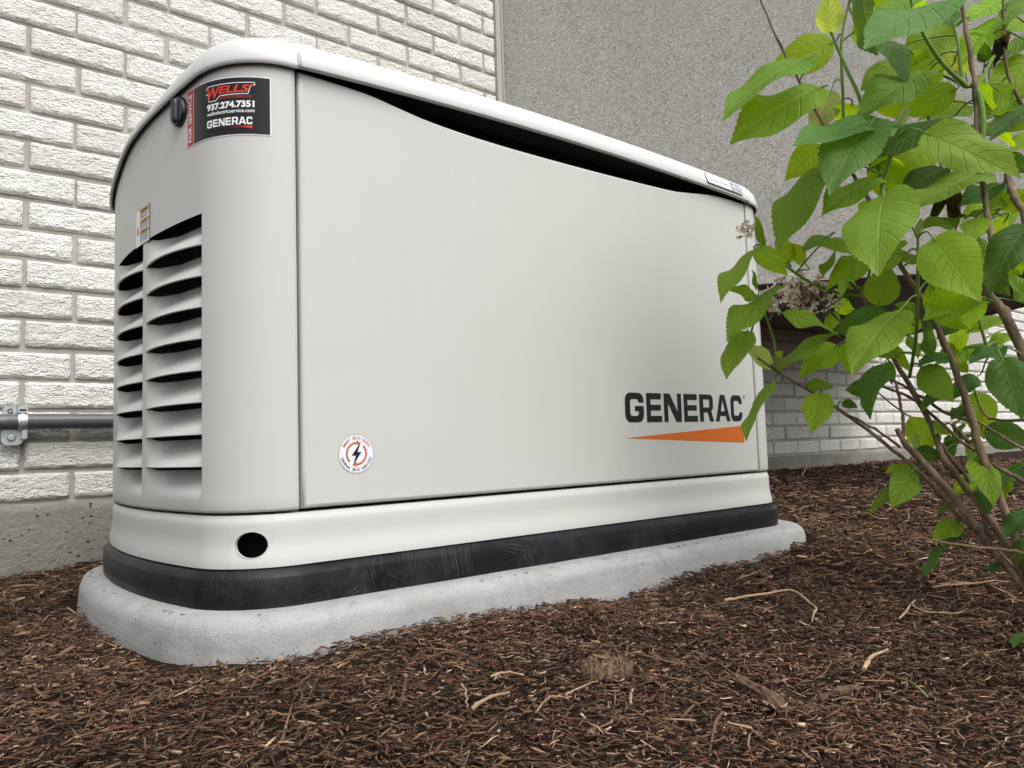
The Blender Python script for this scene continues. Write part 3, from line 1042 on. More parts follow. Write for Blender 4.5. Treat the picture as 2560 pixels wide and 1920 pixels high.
# warning label above the louvres
WU0 = s_of_angle(1.1)
def wm(e): return lambda u, v: ep(WU0 - u, .4640 + v, e)
wl = decal('warning_label', rect(0, 0, .0585, .0520, 6, 1), wm(.0005), PR['ink'], ends)
decal('label_paper', rect(.0010, .0010, .0575, .0510, 6, 1), wm(.0008), PR['white'], wl)
for y0, y1, x0 in ((.0440, .0500, .020), (.0300, .0345, .020), (.0155, .0200, .020)):
    decal('label_band', rect(x0, y0, .0568, y1, 3, 1), wm(.0011), PR['amber'], wl)
    v, f = fit(text2d('WARNING', 1, 0, .02), x0 + .004, .052, y0 + .001, y1 - .001)
    decal('label_text', (v, f), wm(.0014), PR['black'], wl)
tri = polys([[[(.004, .018), (.016, .018), (.010, .030)]]])
decal('label_triangle', tri, wm(.0011), PR['amber'], wl)
decal('label_mark', polys([[[(.0095, .0215), (.0105, .0215), (.0108, .0268), (.0092, .0268)]]]), wm(.0014), PR['black'], wl)
ln = []
for z in (.0415, .0392, .0369, .0280, .0258, .0236, .0214, .0135, .0112, .0089, .0066, .0043):
    x = .0205
    while x < .052:
        w_ = random.uniform(.003, .008); ln.append([[(x, z), (min(x+w_, .056), z), (min(x+w_, .056), z+.0009), (x, z+.0009)]]); x += w_ + .0014
decal('label_text', polys(ln), wm(.0012), PR['ink'], wl)

# paper label on the far end of the unit
def fmap(e): return lambda u, v: ep(s_of_angle(62) + u, .130 + v, e, True)
fl = decal('end_label', rect(0, 0, .075, .290, 10, 1), fmap(.0005), PR['white'], gen)
for y0, y1, c in ((.270, .284, 'red'), (.215, .224, 'amber'), (.132, .143, 'orange'), (0.0005, .0030, 'black')):
    decal('label_band', rect(.001, y0, .074, y1, 10, 1), fmap(.0008), PR[c], fl)
ln = []
for q in range(52):
    z = .010 + q*.0050
    if any(a - .004 < z < b for a, b in ((.268, .284), (.213, .224), (.130, .143))): continue
    x = .002
    while x < .07:
        w_ = random.uniform(.002, .006); ln.append([[(x, z), (x+w_, z), (x+w_, z+.0022), (x, z+.0022)]]); x += w_ + .0015
decal('label_text', polys(ln), fmap(.0008), PR['ink'], fl)

# model badge on the lid
def bm_(e):
    def f_(u, v):
        x = 1.1925 + u
        p = Vector((x, YF, 0)); zl_ = zlow(p)
        t = v/.0265
        y = YF - (.0086+.0056)*(1-t) - (.0006+.0042)*t
        return (x, y - e, zl_ + .0055 + .0265*t)
    return f_
bd = decal('badge', polys([[rrect(.004, .0015, .119, .0240, .003)]]), bm_(.0030), PR['grey'], lid)
decal('badge_field', polys([[rrect(.0050, .0025, .1180, .0230, .0025)]]), bm_(.0034), PR['white'], bd)
v, f = fit(text2d('Guardian', 1, .15, .0), .010, .072, .0085, .0165)
decal('badge_text', (v, f), bm_(.0038), PR['grey'], bd)
decal('badge_box', polys([[rrect(.0800, .0040, .1165, .0215, .001)]]), bm_(.0038), PR['grey'], bd)
v, f = fit(text2d('24kW', 1, .15, .02), .083, .1135, .0100, .0185)
decal('badge_text', (v, f), bm_(.0042), PR['offwhite'], bd)
v, f = fit(text2d('SERIES', 1, .0, .0), .086, .1105, .0055, .0080)
decal('badge_text', (v, f), bm_(.0042), PR['offwhite'], bd)

# latch on the end panel
LS, LZ = s_of_angle(9.6), .6085
lx_, ly_, lnx, lny = end_at(LS)
nv_ = Vector((lnx, lny, 0)); tv = Vector((-lny, lnx, 0)); zv = Vector((0, 0, 1))
def lp(a, b, h): return Vector((lx_, ly_, LZ)) + tv*a + zv*b + nv_*h
mb = MB()
rows = []
for r, h in ((.0178, .0), (.0178, .0045), (.0165, .0062), (.012, .0068), (.0, .0070)):
    rows.append([lp(r*math.cos(2*math.pi*k/32), r*1.06*math.sin(2*math.pi*k/32), h) for k in range(32)])
mb.grid([r for r in rows], True)
latch = mb.build('latch', M_LATCH, ends, sharp=40)
mb = MB()
rows = []
for h, sx, sy in ((.005, .0050, .0160), (.0095, .0044, .0150), (.0112, .0030, .0135), (.0116, .0010, .010)):
    rows.append([lp(x*sx, y*sy, h) for x, y in rrect(-1, -1, 1, 1, .45, 4)])
mb.grid(rows, True); mb.cap(rows[-1])
mb.build('latch_grip', M_LATCH, latch, sharp=40)

# ================================================================== THE SLAB
def slab_noise(p): return .0011*noise.noise(Vector((p.x*9, p.y*9, p.z*9))) + .0006*noise.noise(Vector((p.x*22, p.y*22, p.z*60))) + .0003*noise.noise(Vector((p.x*40, p.y*40, p.z*40)))
mb = MB()
rows = []
for off, z in ((-.05, 0), (.0, 0.0002), (.022, .0), (.036, -.0008), (.044, -.0030), (.0505, -.0075), (.0545, -.0135), (.0565, -.0210), (.0575, -.032), (.059, -.05), (.060, -.07), (.060, -.12)):
    r = loop(off, lambda p, z=z: z)
    rr_ = []
    for p in r:
        k = slab_noise(p) if off > .01 else 0
        q = Vector((p.x, p.y, p.z)) + (Vector((p.x-.86, (p.y-YC)*1.2, 0)).normalized()*k*1.4 + Vector((0, 0, k*.5))) + Vector((.012, 0, 0))
        rr_.append(q)
    rows.append(rr_)
mb.grid(rows[::-1], True); mb.cap(rows[0])
slab = mb.build('concrete_slab', M_PAD, None, sharp=60)
tag(slab, 'light grey concrete slab with rounded edges under the generator', 'slab')

# ================================================================== CONDUIT ON THE WALL
PZ, PY, PR_ = .2590, 1.952, .0168
mb = MB()
mb.tube([(x, PY, PZ) for x in np.linspace(-2.6, 1.0, 19)] + [(1.03, PY - .005, PZ), (1.05, PY - .02, PZ), (1.055, PY - .05, PZ), (1.055, 1.46, PZ)], PR_, 28)
pipe = mb.build('conduit', M_PIPE, None, sharp=60)
tag(pipe, 'grey plastic conduit running level along the white brick wall', 'pipe')
v, f = fit(text2d('1 SCH 40 PVC CONDUIT 90C', 1, 0, 0), -.02, .205, -.0028, .0028)
V = []
for x, y in v:
    a = math.radians(12) + y/PR_
    V.append((x, PY - (PR_+.0004)*math.cos(a), PZ + (PR_+.0004)*math.sin(a)))
obj('printed_line', V, f, plain('print_pale', (.42, .42, .44), .5), pipe, smooth=False)

st = empty('pipe_strap', (.2340, PY, PZ))
tag(st, 'zinc plated strap clamping the grey conduit to the brick', 'clamp')
CX = .2345
mb = MB()
rows = []
for dx, dr in ((-.0085, .0002), (-.0085, .0022), (-.0035, .0026), (-.0028, .0040), (.0028, .0040), (.0035, .0026), (.0085, .0022), (.0085, .0002)):
    rows.append([(CX+dx, PY - (PR_+dr)*math.cos(2*math.pi*k/40), PZ + (PR_+dr)*math.sin(2*math.pi*k/40)) for k in range(40)])
mb.grid(rows, True)
mb.build('band', M_ZINC, st, sharp=35)
def plate(name, x0, z0, x1, z1, y, th, r=.006):
    o_ = rrect(x0, z0, x1, z1, r)
    mb = MB()
    mb.grid([[(x, y+th, z) for x, z in o_], [(x, y, z) for x, z in o_]], True)
    mb.cap([(x, y, z) for x, z in o_]); mb.cap([(x, y+th, z) for x, z in o_], True)
    return mb.build(name, M_ZINC, st, sharp=35)
pt = plate('ear', CX-.034, PZ+.010, CX-.0085, PZ+.034, 1.962, .004)
plate('ear', CX-.037, PZ-.050, CX+.004, PZ-.013, 1.956, .004, .012)
mb = MB(); mb.box((CX-.009, PY-.012, PZ+PR_+.001), (CX+.009, PY+.018, PZ+PR_+.016)); mb.build('lug', M_ZINC, st, sharp=30)
mb = MB(); mb.box((CX-.006, PY-.0128, PZ+PR_+.006), (CX+.006, PY-.0122, PZ+PR_+.0095)); mb.build('slot', M_DARK, st, smooth=False)
mb = MB(); mb.box((CX-.001, PY-.010, PZ-PR_-.020), (CX+.009, PY+.012, PZ-PR_-.001)); mb.build('lug', M_ZINC, st, sharp=30)
mb = MB(); mb.tube([(CX+.004, PY-.004, PZ-PR_-.024), (CX+.004, PY-.004, PZ+PR_+.020)], .0022, 8); mb.build('bolt', M_ZINC, st, sharp=40)
SXc, SZc = CX-.018, PZ-.034
mb = MB()
rows = [[(SXc + r*math.cos(2*math.pi*k/20), 1.956-h, SZc + r*math.sin(2*math.pi*k/20)) for k in range(20)] for r, h in ((.0085, .0), (.0085, .0015), (.0065, .004), (.0035, .0045), (.0030, .0032), (.0003, .0030))]
mb.grid(rows, True); mb.build('screw', M_ZINC, st, sharp=30)
v, f = fit(text2d('G', 1, 0, .03), CX-.026, CX-.016, PZ+.0175, PZ+.0285)
obj('stamped_letter', [(x, 1.9614, z) for x, z in v], f, M_DARK, st, smooth=False)

LEAVES = [
([1.0775, 0.5396, 0.7725], [1.0329, 0.5153, 0.8106], 0.0436, 'p'),
([1.1111, 0.5576, 0.773], [1.0351, 0.6128, 0.7313], 0.0649, 'y'),
([1.0006, 0.5409, 0.7066], [0.8566, 0.5865, 0.6347], 0.0206, 'm'),
([1.0316, 0.5417, 0.6721], [0.8945, 0.5929, 0.6018], 0.0642, 'm'),
([1.1462, 0.5806, 0.7125], [1.1047, 0.5876, 0.6406], 0.0516, 'p'),
([1.0547, 0.4615, 0.5998], [0.8971, 0.5035, 0.5618], 0.0293, 'b'),
([1.0147, 0.4613, 0.5878], [0.8965, 0.4649, 0.4957], 0.0669, 'b'),
([1.1176, 0.5904, 0.6221], [1.0752, 0.6186, 0.5748], 0.0536, 'y'),
([1.0234, 0.5376, 0.553], [0.928, 0.5693, 0.4505], 0.0525, 'm'),
([0.969, 0.4305, 0.472], [0.8551, 0.3977, 0.3664], 0.0882, 'l'),
([1.0707, 0.4843, 0.809], [1.0329, 0.4698, 0.6953], 0.0331, 'd'),
([1.0593, 0.3756, 0.7338], [0.9042, 0.4079, 0.6584], 0.0375, 'b'),
([1.2275, 0.4486, 0.7916], [1.1836, 0.4586, 0.7105], 0.0781, 'y'),
([1.0999, 0.4887, 0.7545], [1.0878, 0.4268, 0.6739], 0.0245, 'd'),
([1.1328, 0.4346, 0.6824], [1.0103, 0.4726, 0.6242], 0.0414, 'm'),
([1.1742, 0.4869, 0.7327], [1.1092, 0.5102, 0.692], 0.0399, 'm'),
([1.2375, 0.4849, 0.6906], [1.1858, 0.5286, 0.6783], 0.0514, 'y'),
([1.0114, 0.3881, 0.5476], [1.0021, 0.2897, 0.4654], 0.0587, 'l'),
([1.3339, 0.4513, 0.6908], [1.2472, 0.4905, 0.6689], 0.0324, 'y'),
([1.1842, 0.4322, 0.6273], [1.072, 0.4953, 0.5769], 0.0339, 'd'),
([1.2228, 0.4707, 0.6104], [1.1484, 0.5046, 0.5416], 0.0639, 'y'),
([1.0911, 0.4949, 0.5381], [0.9842, 0.5187, 0.4931], 0.033, 'm'),
([1.1936, 0.443, 0.5572], [1.1047, 0.4866, 0.5098], 0.0342, 'd'),
([1.1579, 0.384, 0.5265], [1.0243, 0.4191, 0.4748], 0.0336, 'm'),
([1.2721, 0.3785, 0.7839], [1.1986, 0.4112, 0.7189], 0.0439, 'y'),
([1.2264, 0.4155, 0.7893], [1.1605, 0.4367, 0.7767], 0.0278, 'd'),
([1.3268, 0.3617, 0.731], [1.2549, 0.395, 0.6471], 0.0752, 'y'),
([1.3655, 0.3678, 0.8081], [1.3074, 0.3841, 0.78], 0.029, 'y'),
([1.2279, 0.3397, 0.622], [1.1584, 0.3669, 0.579], 0.0326, 'd'),
([1.2373, 0.3914, 0.7129], [1.2077, 0.3802, 0.7247], 0.0228, 'd'),
([1.2992, 0.4521, 0.7391], [1.2553, 0.4517, 0.761], 0.0295, 'p'),
([1.3202, 0.4461, 0.7415], [1.2909, 0.4338, 0.7618], 0.0198, 'p'),
([1.309, 0.4084, 0.5256], [1.2379, 0.4351, 0.501], 0.0284, 'y'),
([1.3358, 0.3992, 0.5121], [1.2904, 0.4057, 0.4785], 0.0262, 'y'),
([1.2289, 0.3829, 0.5257], [1.1604, 0.4075, 0.4995], 0.0311, 'd'),
([1.1983, 0.4354, 0.4816], [1.1268, 0.4619, 0.4613], 0.0203, 'm'),
([1.3036, 0.3829, 0.8238], [1.2327, 0.4107, 0.7856], 0.0331, 'y'),
([1.163, 0.4536, 0.8154], [1.0857, 0.488, 0.7636], 0.0344, 'm'),
([1.2727, 0.3427, 0.7934], [1.2142, 0.3601, 0.7581], 0.0294, 'm'),
([1.3342, 0.3633, 0.7683], [1.2777, 0.3787, 0.7354], 0.0284, 'm'),
([1.2241, 0.3719, 0.56], [1.22, 0.344, 0.5304], 0.0309, 'd'),
([1.3679, 0.3835, 0.6322], [1.3237, 0.389, 0.5992], 0.0315, 'y'),
([1.169, 0.5151, 0.8351], [1.1751, 0.4747, 0.8472], 0.0408, 'y'),
([1.3445, 0.4174, 0.714], [1.3294, 0.4016, 0.6539], 0.0295, 'y'),
([1.0144, 0.6462, 0.4563], [0.9215, 0.6605, 0.3919], 0.0197, 'm'),
([1.0312, 0.6547, 0.4621], [1.0459, 0.6127, 0.4184], 0.0358, 'y'),
([1.0863, 0.6338, 0.4461], [1.0486, 0.627, 0.4815], 0.0339, 'm'),
([1.1132, 0.6231, 0.4461], [1.0743, 0.6185, 0.4693], 0.0256, 'm'),
([1.1128, 0.586, 0.4772], [1.0622, 0.5958, 0.4525], 0.0238, 'm'),
([1.1213, 0.5366, 0.4458], [1.0547, 0.5556, 0.4593], 0.0254, 'm'),
([1.1373, 0.5355, 0.4383], [1.0689, 0.5612, 0.4023], 0.042, 'y'),
([1.1173, 0.5139, 0.3626], [1.0981, 0.4902, 0.4142], 0.0542, 'm'),
([1.0224, 0.623, 0.3946], [0.9191, 0.6458, 0.3309], 0.032, 'm'),
([1.0233, 0.6568, 0.3912], [0.9723, 0.6641, 0.3956], 0.0225, 'm'),
([0.9994, 0.6597, 0.3308], [0.9381, 0.6596, 0.2656], 0.0416, 'm'),
([1.0543, 0.6536, 0.2846], [1.004, 0.6577, 0.3139], 0.0286, 'p'),
([1.0404, 0.6315, 0.2771], [1.0748, 0.5626, 0.3397], 0.0233, 'm'),
([1.0367, 0.6151, 0.3561], [1.0789, 0.549, 0.3274], 0.0208, 'm'),
([1.1205, 0.5854, 0.3082], [1.0563, 0.6075, 0.2717], 0.0438, 'y'),
([1.1511, 0.5824, 0.3144], [1.1321, 0.5686, 0.2667], 0.036, 'y'),
([1.0205, 0.4482, 0.3304], [0.9067, 0.4566, 0.2679], 0.0575, 'l'),
([1.0805, 0.4965, 0.2693], [1.0044, 0.4963, 0.2112], 0.0322, 'd'),
([1.0722, 0.6079, 0.2519], [1.0753, 0.5715, 0.2467], 0.0221, 'm'),
([1.0716, 0.5872, 0.2352], [1.0219, 0.5761, 0.1846], 0.049, 'y'),
([1.0389, 0.6465, 0.2535], [0.9558, 0.6536, 0.1808], 0.0144, 'm'),
([1.141, 0.4701, 0.2646], [1.1263, 0.4297, 0.2176], 0.0481, 'l'),
([1.1636, 0.4497, 0.2823], [1.1091, 0.4616, 0.2691], 0.0199, 'd'),
([1.2227, 0.4262, 0.3735], [1.1619, 0.4477, 0.3153], 0.0565, 'd'),
([1.2031, 0.4046, 0.407], [1.2025, 0.3755, 0.3616], 0.0397, 'd'),
([1.3134, 0.423, 0.345], [1.2474, 0.4445, 0.33], 0.0237, 'y'),
([1.2873, 0.4373, 0.3035], [1.2016, 0.475, 0.2881], 0.0258, 'y'),
([1.2058, 0.3915, 0.2889], [1.1439, 0.4102, 0.2685], 0.026, 'd'),
([1.0701, 0.3459, 0.2606], [1.029, 0.3181, 0.1911], 0.0568, 'd'),
([1.2386, 0.4393, 0.2275], [1.2196, 0.4267, 0.1672], 0.0547, 'y'),
([1.3313, 0.4222, 0.321], [1.283, 0.4297, 0.2999], 0.0238, 'y'),
([1.0984, 0.4422, 0.322], [1.0721, 0.4344, 0.2731], 0.0201, 'd'),
([1.1403, 0.3277, 0.4358], [1.0693, 0.3592, 0.3624], 0.0523, 'd'),
([1.217, 0.5161, 0.321], [1.2014, 0.4981, 0.2871], 0.0191, 'y'),
([1.1916, 0.5386, 0.3054], [1.1918, 0.5076, 0.2713], 0.0238, 'y'),
([1.1751, 0.4569, 0.2299], [1.1212, 0.4685, 0.2146], 0.0156, 'd'),
([1.2031, 0.436, 0.2089], [1.156, 0.4414, 0.2002], 0.0178, 'd'),
([1.0976, 0.5671, 0.2227], [1.087, 0.5424, 0.2143], 0.0161, 'd'),
([1.0018, 0.387, 0.4098], [0.9444, 0.328, 0.3295], 0.0781, 'l'),
([1.2105, 0.3499, 0.4369], [1.1634, 0.3586, 0.3938], 0.0278, 'd'),
([1.3135, 0.3861, 0.371], [1.2597, 0.3932, 0.399], 0.0278, 'm'),
([1.2283, 0.4338, 0.2519], [1.176, 0.4449, 0.2291], 0.0316, 'd'),
([1.152, 0.4676, 0.4259], [1.0983, 0.4777, 0.4232], 0.0157, 'm'),
([1.2885, 0.4839, 0.2848], [1.2751, 0.4625, 0.2653], 0.029, 'y'),
([1.1169, 0.5737, 0.4532], [1.0728, 0.5794, 0.4156], 0.0106, 'm'),
([1.1592, 0.567, 0.4013], [1.1092, 0.5714, 0.4254], 0.0144, 'm'),
([1.1936, 0.51, 0.1197], [1.1323, 0.5258, 0.1224], 0.0208, 'y'),
([1.1987, 0.519, 0.1027], [1.117, 0.5545, 0.0765], 0.0128, 'm'),
([1.1662, 0.4952, 0.1491], [1.1654, 0.4628, 0.1377], 0.026, 'd'),
([1.1846, 0.503, 0.1498], [1.1547, 0.4909, 0.1729], 0.0138, 'p'),
([1.1847, 0.4563, 0.0447], [1.1316, 0.4673, 0.0296], 0.0309, 'y'),
([1.1508, 0.4642, 0.0165], [1.0826, 0.4661, -0.0127], 0.014, 'd'),
([1.2281, 0.4367, 0.1118], [1.1707, 0.4517, 0.0917], 0.0314, 'y'),
([1.1879, 0.4255, 0.0977], [1.1727, 0.4073, 0.0622], 0.0217, 'd'),
([1.2197, 0.3735, 0.1277], [1.1566, 0.3927, 0.1116], 0.0235, 'd'),
([1.0415, 0.3332, -0.0602], [0.9969, 0.3362, -0.0658], 0.0145, 'd'),
([1.1972, 0.4591, 0.028], [1.1561, 0.4592, 0.0223], 0.0133, 'd'),
([1.2142, 0.4748, 0.0736], [1.1737, 0.4751, 0.061], 0.0137, 'm'),
([1.1704, 0.3632, 0.0645], [1.116, 0.3763, 0.0387], 0.0307, 'd'),
([1.1697, 0.3673, 0.0299], [1.129, 0.3685, 0.0104], 0.0225, 'd'),
([1.2488, 0.4097, 0.0978], [1.2125, 0.4066, 0.0848], 0.0133, 'y'),
([1.1816, 0.4066, -0.0035], [1.1425, 0.405, -0.0088], 0.0127, 'd')]
BUDS = [([1.051, 0.443, 0.5859], [1.0633, 0.4299, 0.6168], 0.0147, 'p'), ([1.0476, 0.4272, 0.4308], [1.0525, 0.4205, 0.4571], 0.0092, 'p'), ([1.0385, 0.6483, 0.4661], [1.028, 0.6519, 0.5151], 0.0131, 'm'), ([1.0317, 0.6604, 0.4011], [1.0279, 0.6605, 0.4309], 0.0072, 'm'), ([1.0513, 0.6435, 0.2958], [1.0584, 0.6368, 0.3049], 0.0118, 'y'), ([1.196, 0.4481, 0.7134], [1.1922, 0.4503, 0.7228], 0.0069, 'p')]
WITHERED = [([1.1869, 0.441, 0.5181], [1.1737, 0.4552, 0.4849], 0.0158), ([1.1946, 0.4342, 0.5223], [1.2038, 0.4322, 0.4679], 0.0203), ([1.2044, 0.4269, 0.5151], [1.2134, 0.4205, 0.5057], 0.0113), ([1.2202, 0.4293, 0.4767], [1.2381, 0.4158, 0.4646], 0.0114), ([1.2281, 0.3624, 0.736], [1.2203, 0.3722, 0.7021], 0.0178), ([1.2247, 0.3655, 0.7318], [1.2304, 0.3629, 0.7116], 0.0133), ([1.1585, 0.5231, 0.2762], [1.1556, 0.5282, 0.2487], 0.0093)]
STEMS = [
('w', [[1.2032, 0.3541, -0.112, 0.0081], [1.1567, 0.3522, -0.0543, 0.0081], [1.1664, 0.3758, -0.027, 0.00765], [1.173, 0.4117, 0.0158, 0.0072], [1.1605, 0.4495, 0.0827, 0.00675], [1.1463, 0.4895, 0.1419, 0.0063], [1.1412, 0.5032, 0.1608, 0.0054], [1.1374, 0.51, 0.1812, 0.00495]]),
('w', [[1.1412, 0.5032, 0.1608, 0.0036], [1.1476, 0.5058, 0.1967, 0.00288], [1.1514, 0.5106, 0.2311, 0.0027], [1.1535, 0.5174, 0.2592, 0.00216], [1.1585, 0.5231, 0.2762, 0.0018]]),
('w', [[1.2064, 0.3515, -0.1121, 0.0081], [1.1567, 0.3522, -0.0543, 0.0081], [1.1721, 0.3778, 0.0187, 0.00765], [1.1678, 0.3969, 0.0922, 0.0072], [1.168, 0.4138, 0.149, 0.00702], [1.1762, 0.4251, 0.1972, 0.00675], [1.1734, 0.4512, 0.3009, 0.00585], [1.1661, 0.4733, 0.3669, 0.00495], [1.1457, 0.4954, 0.4286, 0.0045], [1.1236, 0.5259, 0.5323, 0.00378], [1.1077, 0.5454, 0.5824, 0.00342], [1.072, 0.5762, 0.6809, 0.00288], [1.0453, 0.601, 0.7662, 0.00252], [1.0254, 0.6203, 0.8501, 0.00216]]),
('w', [[1.2208, 0.3623, -0.1107, 0.0072], [1.1692, 0.3636, -0.0419, 0.0072], [1.1819, 0.4123, 0.0506, 0.0063], [1.168, 0.461, 0.1343, 0.00585], [1.1755, 0.4738, 0.1727, 0.0054], [1.168, 0.4965, 0.235, 0.00495], [1.1454, 0.5199, 0.3007, 0.0045], [1.1371, 0.5336, 0.3461, 0.0036]]),
('w', [[1.1885, 0.3428, -0.1072, 0.009], [1.1367, 0.3418, -0.0151, 0.009], [1.1299, 0.3255, 0.2021, 0.009], [1.1307, 0.341, 0.2688, 0.00855], [1.1288, 0.3595, 0.3279, 0.0081], [1.1327, 0.376, 0.3579, 0.0063], [1.1453, 0.372, 0.4083, 0.0054], [1.1593, 0.3817, 0.5381, 0.00495], [1.1693, 0.3848, 0.6525, 0.0045], [1.1696, 0.3888, 0.7244, 0.00405], [1.1699, 0.3932, 0.7907, 0.0036]]),
('w', [[1.1869, 0.3605, 0.5242, 0.0054], [1.176, 0.3503, 0.4867, 0.00585], [1.1697, 0.3369, 0.4447, 0.0063], [1.1581, 0.3258, 0.3089, 0.0072]]),
('w', [[1.2312, 0.3654, -0.1131, 0.0045], [1.1831, 0.3745, -0.0372, 0.0045], [1.1913, 0.4091, 0.0056, 0.00432], [1.187, 0.4534, 0.0544, 0.00405], [1.1724, 0.494, 0.1118, 0.00378], [1.1398, 0.538, 0.1677, 0.0036], [1.1084, 0.5714, 0.2057, 0.00324], [1.0874, 0.5974, 0.2315, 0.00306], [1.0402, 0.6431, 0.2775, 0.0027], [1.0143, 0.6721, 0.3138, 0.00234], [1.024, 0.6677, 0.3354, 0.00198], [1.0375, 0.659, 0.3676, 0.0018]]),
('w', [[1.1559, 0.5147, 0.1538, 0.0027], [1.1341, 0.5412, 0.1824, 0.00234], [1.1084, 0.5714, 0.2057, 0.00216]]),
('w', [[1.168, 0.4138, 0.149, 0.00315], [1.1853, 0.4336, 0.1517, 0.00306], [1.1843, 0.4757, 0.1952, 0.0027], [1.1738, 0.5041, 0.2264, 0.0027], [1.1537, 0.5413, 0.2478, 0.00234]]),
('w', [[1.1764, 0.4258, 0.1886, 0.00315], [1.1699, 0.4529, 0.1997, 0.00306], [1.1696, 0.4848, 0.2251, 0.0027], [1.1608, 0.5233, 0.2553, 0.00225]]),
('t', [[1.2296, 0.5081, 0.1847, 0.00198], [1.214, 0.541, 0.2126, 0.0018], [1.1923, 0.5671, 0.2442, 0.00162]]),
('w', [[1.2404, 0.4609, 0.5649, 0.0027], [1.231, 0.471, 0.6541, 0.00234], [1.2319, 0.4739, 0.7321, 0.00216]]),
('w', [[1.2299, 0.3396, 0.6068, 0.0036], [1.2321, 0.3559, 0.6541, 0.00315], [1.2306, 0.3636, 0.7027, 0.0027], [1.2356, 0.3614, 0.7964, 0.00198]]),
('g', [[1.1617, 0.391, 0.6529, 0.0045], [1.1358, 0.4092, 0.6842, 0.00405], [1.1165, 0.4215, 0.7196, 0.0036], [1.104, 0.4286, 0.7503, 0.0027], [1.0965, 0.4317, 0.7809, 0.0027]]),
('g', [[1.1587, 0.3818, 0.5424, 0.0036], [1.1651, 0.3761, 0.6036, 0.00495], [1.1701, 0.3841, 0.6525, 0.00495], [1.166, 0.398, 0.6613, 0.0036], [1.1785, 0.4044, 0.7226, 0.0027], [1.182, 0.4094, 0.7585, 0.00225]]),
('g', [[1.1709, 0.3835, 0.6525, 0.0036], [1.1894, 0.3774, 0.6756, 0.00315], [1.2087, 0.3701, 0.7034, 0.0027]]),
('g', [[1.1051, 0.5442, 0.615, 0.00306], [1.1032, 0.5396, 0.6754, 0.00306], [1.0993, 0.5342, 0.7614, 0.0027], [1.108, 0.5203, 0.8283, 0.0027]]),
('g', [[1.105, 0.5019, 0.5822, 0.00378], [1.0978, 0.5113, 0.6609, 0.0036], [1.0873, 0.5256, 0.718, 0.00315], [1.0784, 0.5388, 0.7724, 0.00252]]),
('g', [[1.0988, 0.4884, 0.54, 0.00378], [1.0962, 0.4978, 0.5813, 0.0036], [1.0886, 0.5013, 0.6084, 0.0027]]),
('g', [[1.0707, 0.4814, 0.4989, 0.00324], [1.0757, 0.4738, 0.5333, 0.00324], [1.067, 0.4546, 0.5674, 0.00288], [1.064, 0.4434, 0.5892, 0.00252]]),
('g', [[1.1359, 0.4922, 0.4266, 0.00405], [1.1014, 0.4899, 0.5044, 0.00396], [1.0988, 0.4884, 0.54, 0.00378]]),
('g', [[1.154, 0.4946, 0.2549, 0.00324], [1.114, 0.4654, 0.3035, 0.00324], [1.0779, 0.4446, 0.3516, 0.00306], [1.0501, 0.4287, 0.3961, 0.0027], [1.0401, 0.4222, 0.4285, 0.00216]]),
('g', [[1.1306, 0.5469, 0.3805, 0.00342], [1.1119, 0.5729, 0.3891, 0.00306], [1.0851, 0.6042, 0.4098, 0.00288], [1.0517, 0.6389, 0.4513, 0.00252], [1.0404, 0.6518, 0.472, 0.0018]]),
('w', [[1.1371, 0.5336, 0.3461, 0.0036], [1.1315, 0.546, 0.3817, 0.00342], [1.1297, 0.5571, 0.4, 0.0027]]),
('g', [[1.1305, 0.5465, 0.3852, 0.00306], [1.1303, 0.5331, 0.4063, 0.0027], [1.132, 0.5299, 0.4246, 0.00234]]),
('g', [[1.0402, 0.6431, 0.2775, 0.00234], [1.0456, 0.6413, 0.3072, 0.00234], [1.0449, 0.645, 0.3326, 0.00216], [1.035, 0.65, 0.3648, 0.0018], [1.0299, 0.6522, 0.3838, 0.00144]]),
('w', [[1.1441, 0.5654, 0.3131, 0.0018], [1.1362, 0.5904, 0.3569, 0.0018], [1.1282, 0.6268, 0.4014, 0.00162]]),
('t', [[1.1345, 0.3406, 0.0152, 0.00315], [1.1342, 0.3748, 0.0187, 0.00288], [1.1274, 0.4144, 0.0206, 0.00252], [1.1237, 0.4514, 0.0238, 0.00198], [1.1233, 0.4855, 0.0298, 0.00108]]),
('w', [[1.1452, 0.346, 0.1009, 0.0036], [1.147, 0.377, 0.1184, 0.0036], [1.162, 0.3978, 0.1301, 0.00315]]),
('w', [[1.1963, 0.364, 0.1857, 0.00252], [1.2259, 0.419, 0.1924, 0.00216], [1.2346, 0.433, 0.2089, 0.0018]]),
('w', [[1.1831, 0.3464, 0.1278, 0.0027], [1.2025, 0.3847, 0.1567, 0.00252], [1.2105, 0.432, 0.1886, 0.00216]]),
('w', [[1.1947, 0.4366, 0.158, 0.0045], [1.2032, 0.4509, 0.1738, 0.00405], [1.2056, 0.4595, 0.1831, 0.0036], [1.2219, 0.4566, 0.1919, 0.0018], [1.2307, 0.4493, 0.1927, 0.00135]]),
('g', [[1.2139, 0.4085, 0.2802, 0.00306], [1.2066, 0.4191, 0.3482, 0.0027], [1.2106, 0.4253, 0.3676, 0.00234]]),
('w', [[1.173, 0.4117, 0.0158, 0.0045], [1.2033, 0.4366, 0.0889, 0.00405], [1.1955, 0.4611, 0.1355, 0.0036], [1.1922, 0.473, 0.1582, 0.0027]]),
('w', [[1.1682, 0.3757, 0.4121, 0.0036], [1.1707, 0.3818, 0.4441, 0.0027], [1.1728, 0.4, 0.4731, 0.0018], [1.1723, 0.4117, 0.4748, 0.00108]])]
FLOWER = ([1.1311, 0.6471, 0.4027], [1.0612, 0.694, 0.5073])
